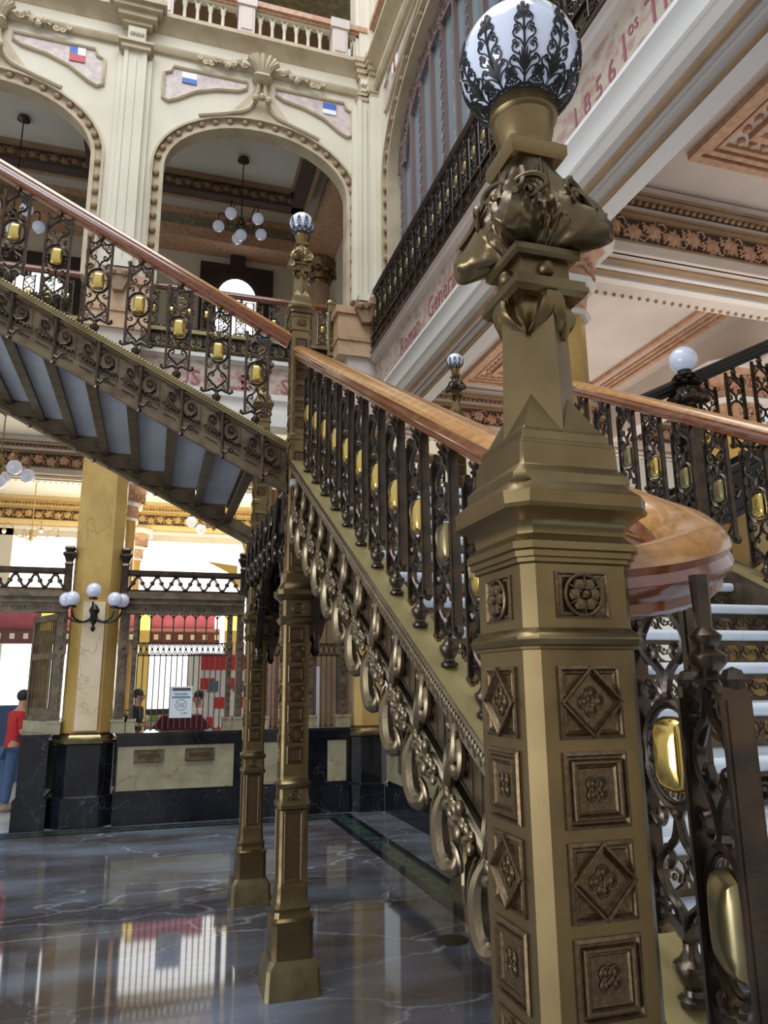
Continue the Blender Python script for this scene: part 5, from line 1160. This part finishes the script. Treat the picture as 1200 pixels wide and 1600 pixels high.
def person(loc, rz, label, shirt, trousers, H=1.72, lean=0.0, reach=0.35):
    t = thing('person', label, 'person', loc, rz); s = H / 1.72; L = lean
    def V(l): return [(x * s, (y - L * max(0, z - .9)) * s, z * s) for x, y, z in l]
    # body: head, neck, torso core, arms, hands (faces -y)
    vb = V([(0, 0, .95), (0, .0, 1.2), (0, .0, 1.42), (0, -.01, 1.50), (0, -.03, 1.58), (0, -.035, 1.66),
            (.17, .01, 1.40), (.22, -.02 , 1.12), (.19, -.22 - reach * .3, 1.08), (.16, -.32 - reach * .35, 1.08),
            (-.17, .01, 1.40), (-.22, -.02, 1.12), (-.19, -.22 - reach * .3, 1.08), (-.16, -.32 - reach * .35, 1.08),
            (.1, 0, .88), (.1, -.01, .48), (.1, .01, .09), (.1, -.12, .05), (-.1, 0, .88), (-.1, .02, .48), (-.1, .05, .09), (-.1, -.08, .05)])
    eb = [(0, 1), (1, 2), (2, 3), (3, 4), (4, 5), (2, 6), (6, 7), (7, 8), (8, 9), (2, 10), (10, 11), (11, 12), (12, 13), (0, 14), (14, 15), (15, 16), (16, 17), (0, 18), (18, 19), (19, 20), (20, 21)]
    rb = [(.13, .09), (.12, .08), (.1, .07), (.05, .05), (.078, .09), (.075, .088), .05, .042, .032, .03, .05, .042, .032, .03, .08, .055, .035, .035, .08, .055, .035, .035]
    rb = [r if isinstance(r, tuple) else float(r) for r in rb]
    body = skin_obj('body', vb, eb, [tuple(q * s for q in r) if isinstance(r, tuple) else r * s for r in rb], 'skin', t)
    for sd in (-1, 1):      # palm and fingers
        for f_ in range(5):
            m = M(); b = V([(sd * (.16 - .018 * (f_ - 1.5)), -.345 - reach * .35, 1.08)])[0]
            ln = (.05, .075, .08, .075, .06)[f_]
            if f_ == 0: pts = [(b[0] - sd * .02, b[1] + .03, b[2]), (b[0] - sd * .045, b[1] + .0, b[2] + .01), (b[0] - sd * .05, b[1] - .03, b[2] + .005)]
            else: pts = [b, (b[0], b[1] - ln * .6, b[2] + .01), (b[0], b[1] - ln, b[2] - .01)]
            m.tube(pts, .009, 6, rads=[.0095, .009, .006]); obj('finger', m, 'skin', body)
    skin_obj('shirt', V([(0, 0, .80), (0, 0, 1.2), (0, .0, 1.38), (0, 0, 1.44), (.18, .01, 1.39), (.225, -.02, 1.16), (-.18, .01, 1.39), (-.225, -.02, 1.16)]), [(0, 1), (1, 2), (2, 3), (2, 4), (4, 5), (2, 6), (6, 7)], [(.155 * s, .115 * s), (.15 * s, .11 * s), (.14 * s, .1 * s), (.07 * s, .07 * s), .075 * s, .062 * s, .075 * s, .062 * s], shirt, t)
    skin_obj('trousers', V([(0, 0, .92), (.095, 0, .84), (.1, -.01, .48), (.1, .01, .10), (-.095, 0, .84), (-.1, .02, .48), (-.1, .05, .10)]), [(0, 1), (1, 2), (2, 3), (0, 4), (4, 5), (5, 6)], [(.15 * s, .115 * s), .1 * s, .078 * s, .066 * s, .1 * s, .078 * s, .066 * s], trousers, t)
    m = M(); c = V([(0, -.02, 1.655)])[0]; m.sph((c[0], c[1] + .018, c[2] + .018), .093 * s, 14, 1, 1.08, 1.05); obj('hair', m, 'hair', t)
    m = M(); m.sph((c[0], c[1] - .095, c[2] - .04), .016, 8, 1, 1.2, 1.4)
    for sd in (-1, 1): m.sph((c[0] + sd * .085, c[1] - .01, c[2] - .03), .02, 8, .5, 1, 1.4)
    obj('face_features', m, 'skin', t)
    m = M()
    for sd in (-1, 1): m.sph((c[0] + sd * .03, c[1] - .087, c[2] - .012), .009, 8)
    m.tube([(c[0] - .022, c[1] - .088, c[2] - .078), (c[0] + .022, c[1] - .088, c[2] - .078)], .005, 5); obj('eyes_and_mouth', m, 'hair', t)
    for sd, yy in ((1, -.05), (-1, -.01)): m = M(); m.sph((sd * .1 * s, yy, .05), .06, 12, .85, 2.3, .85); obj('shoe', m, 'shoe', t)
    return t
person((-1.86, 12.05, 0), 2.1, 'person in a red polo shirt and jeans leaning at the counter', 'red_cloth', 'denim', H=1.60, lean=.16)
person((-.22, 14.2, 0), 1.3, 'person in a navy jacket standing behind the left of the grille', 'navy_cloth', 'denim', H=1.58)
person((.78, 13.4, 0), -1.2, 'person in a white shirt behind the grille right of the sign', 'white_cloth', 'car_blue', H=1.55)
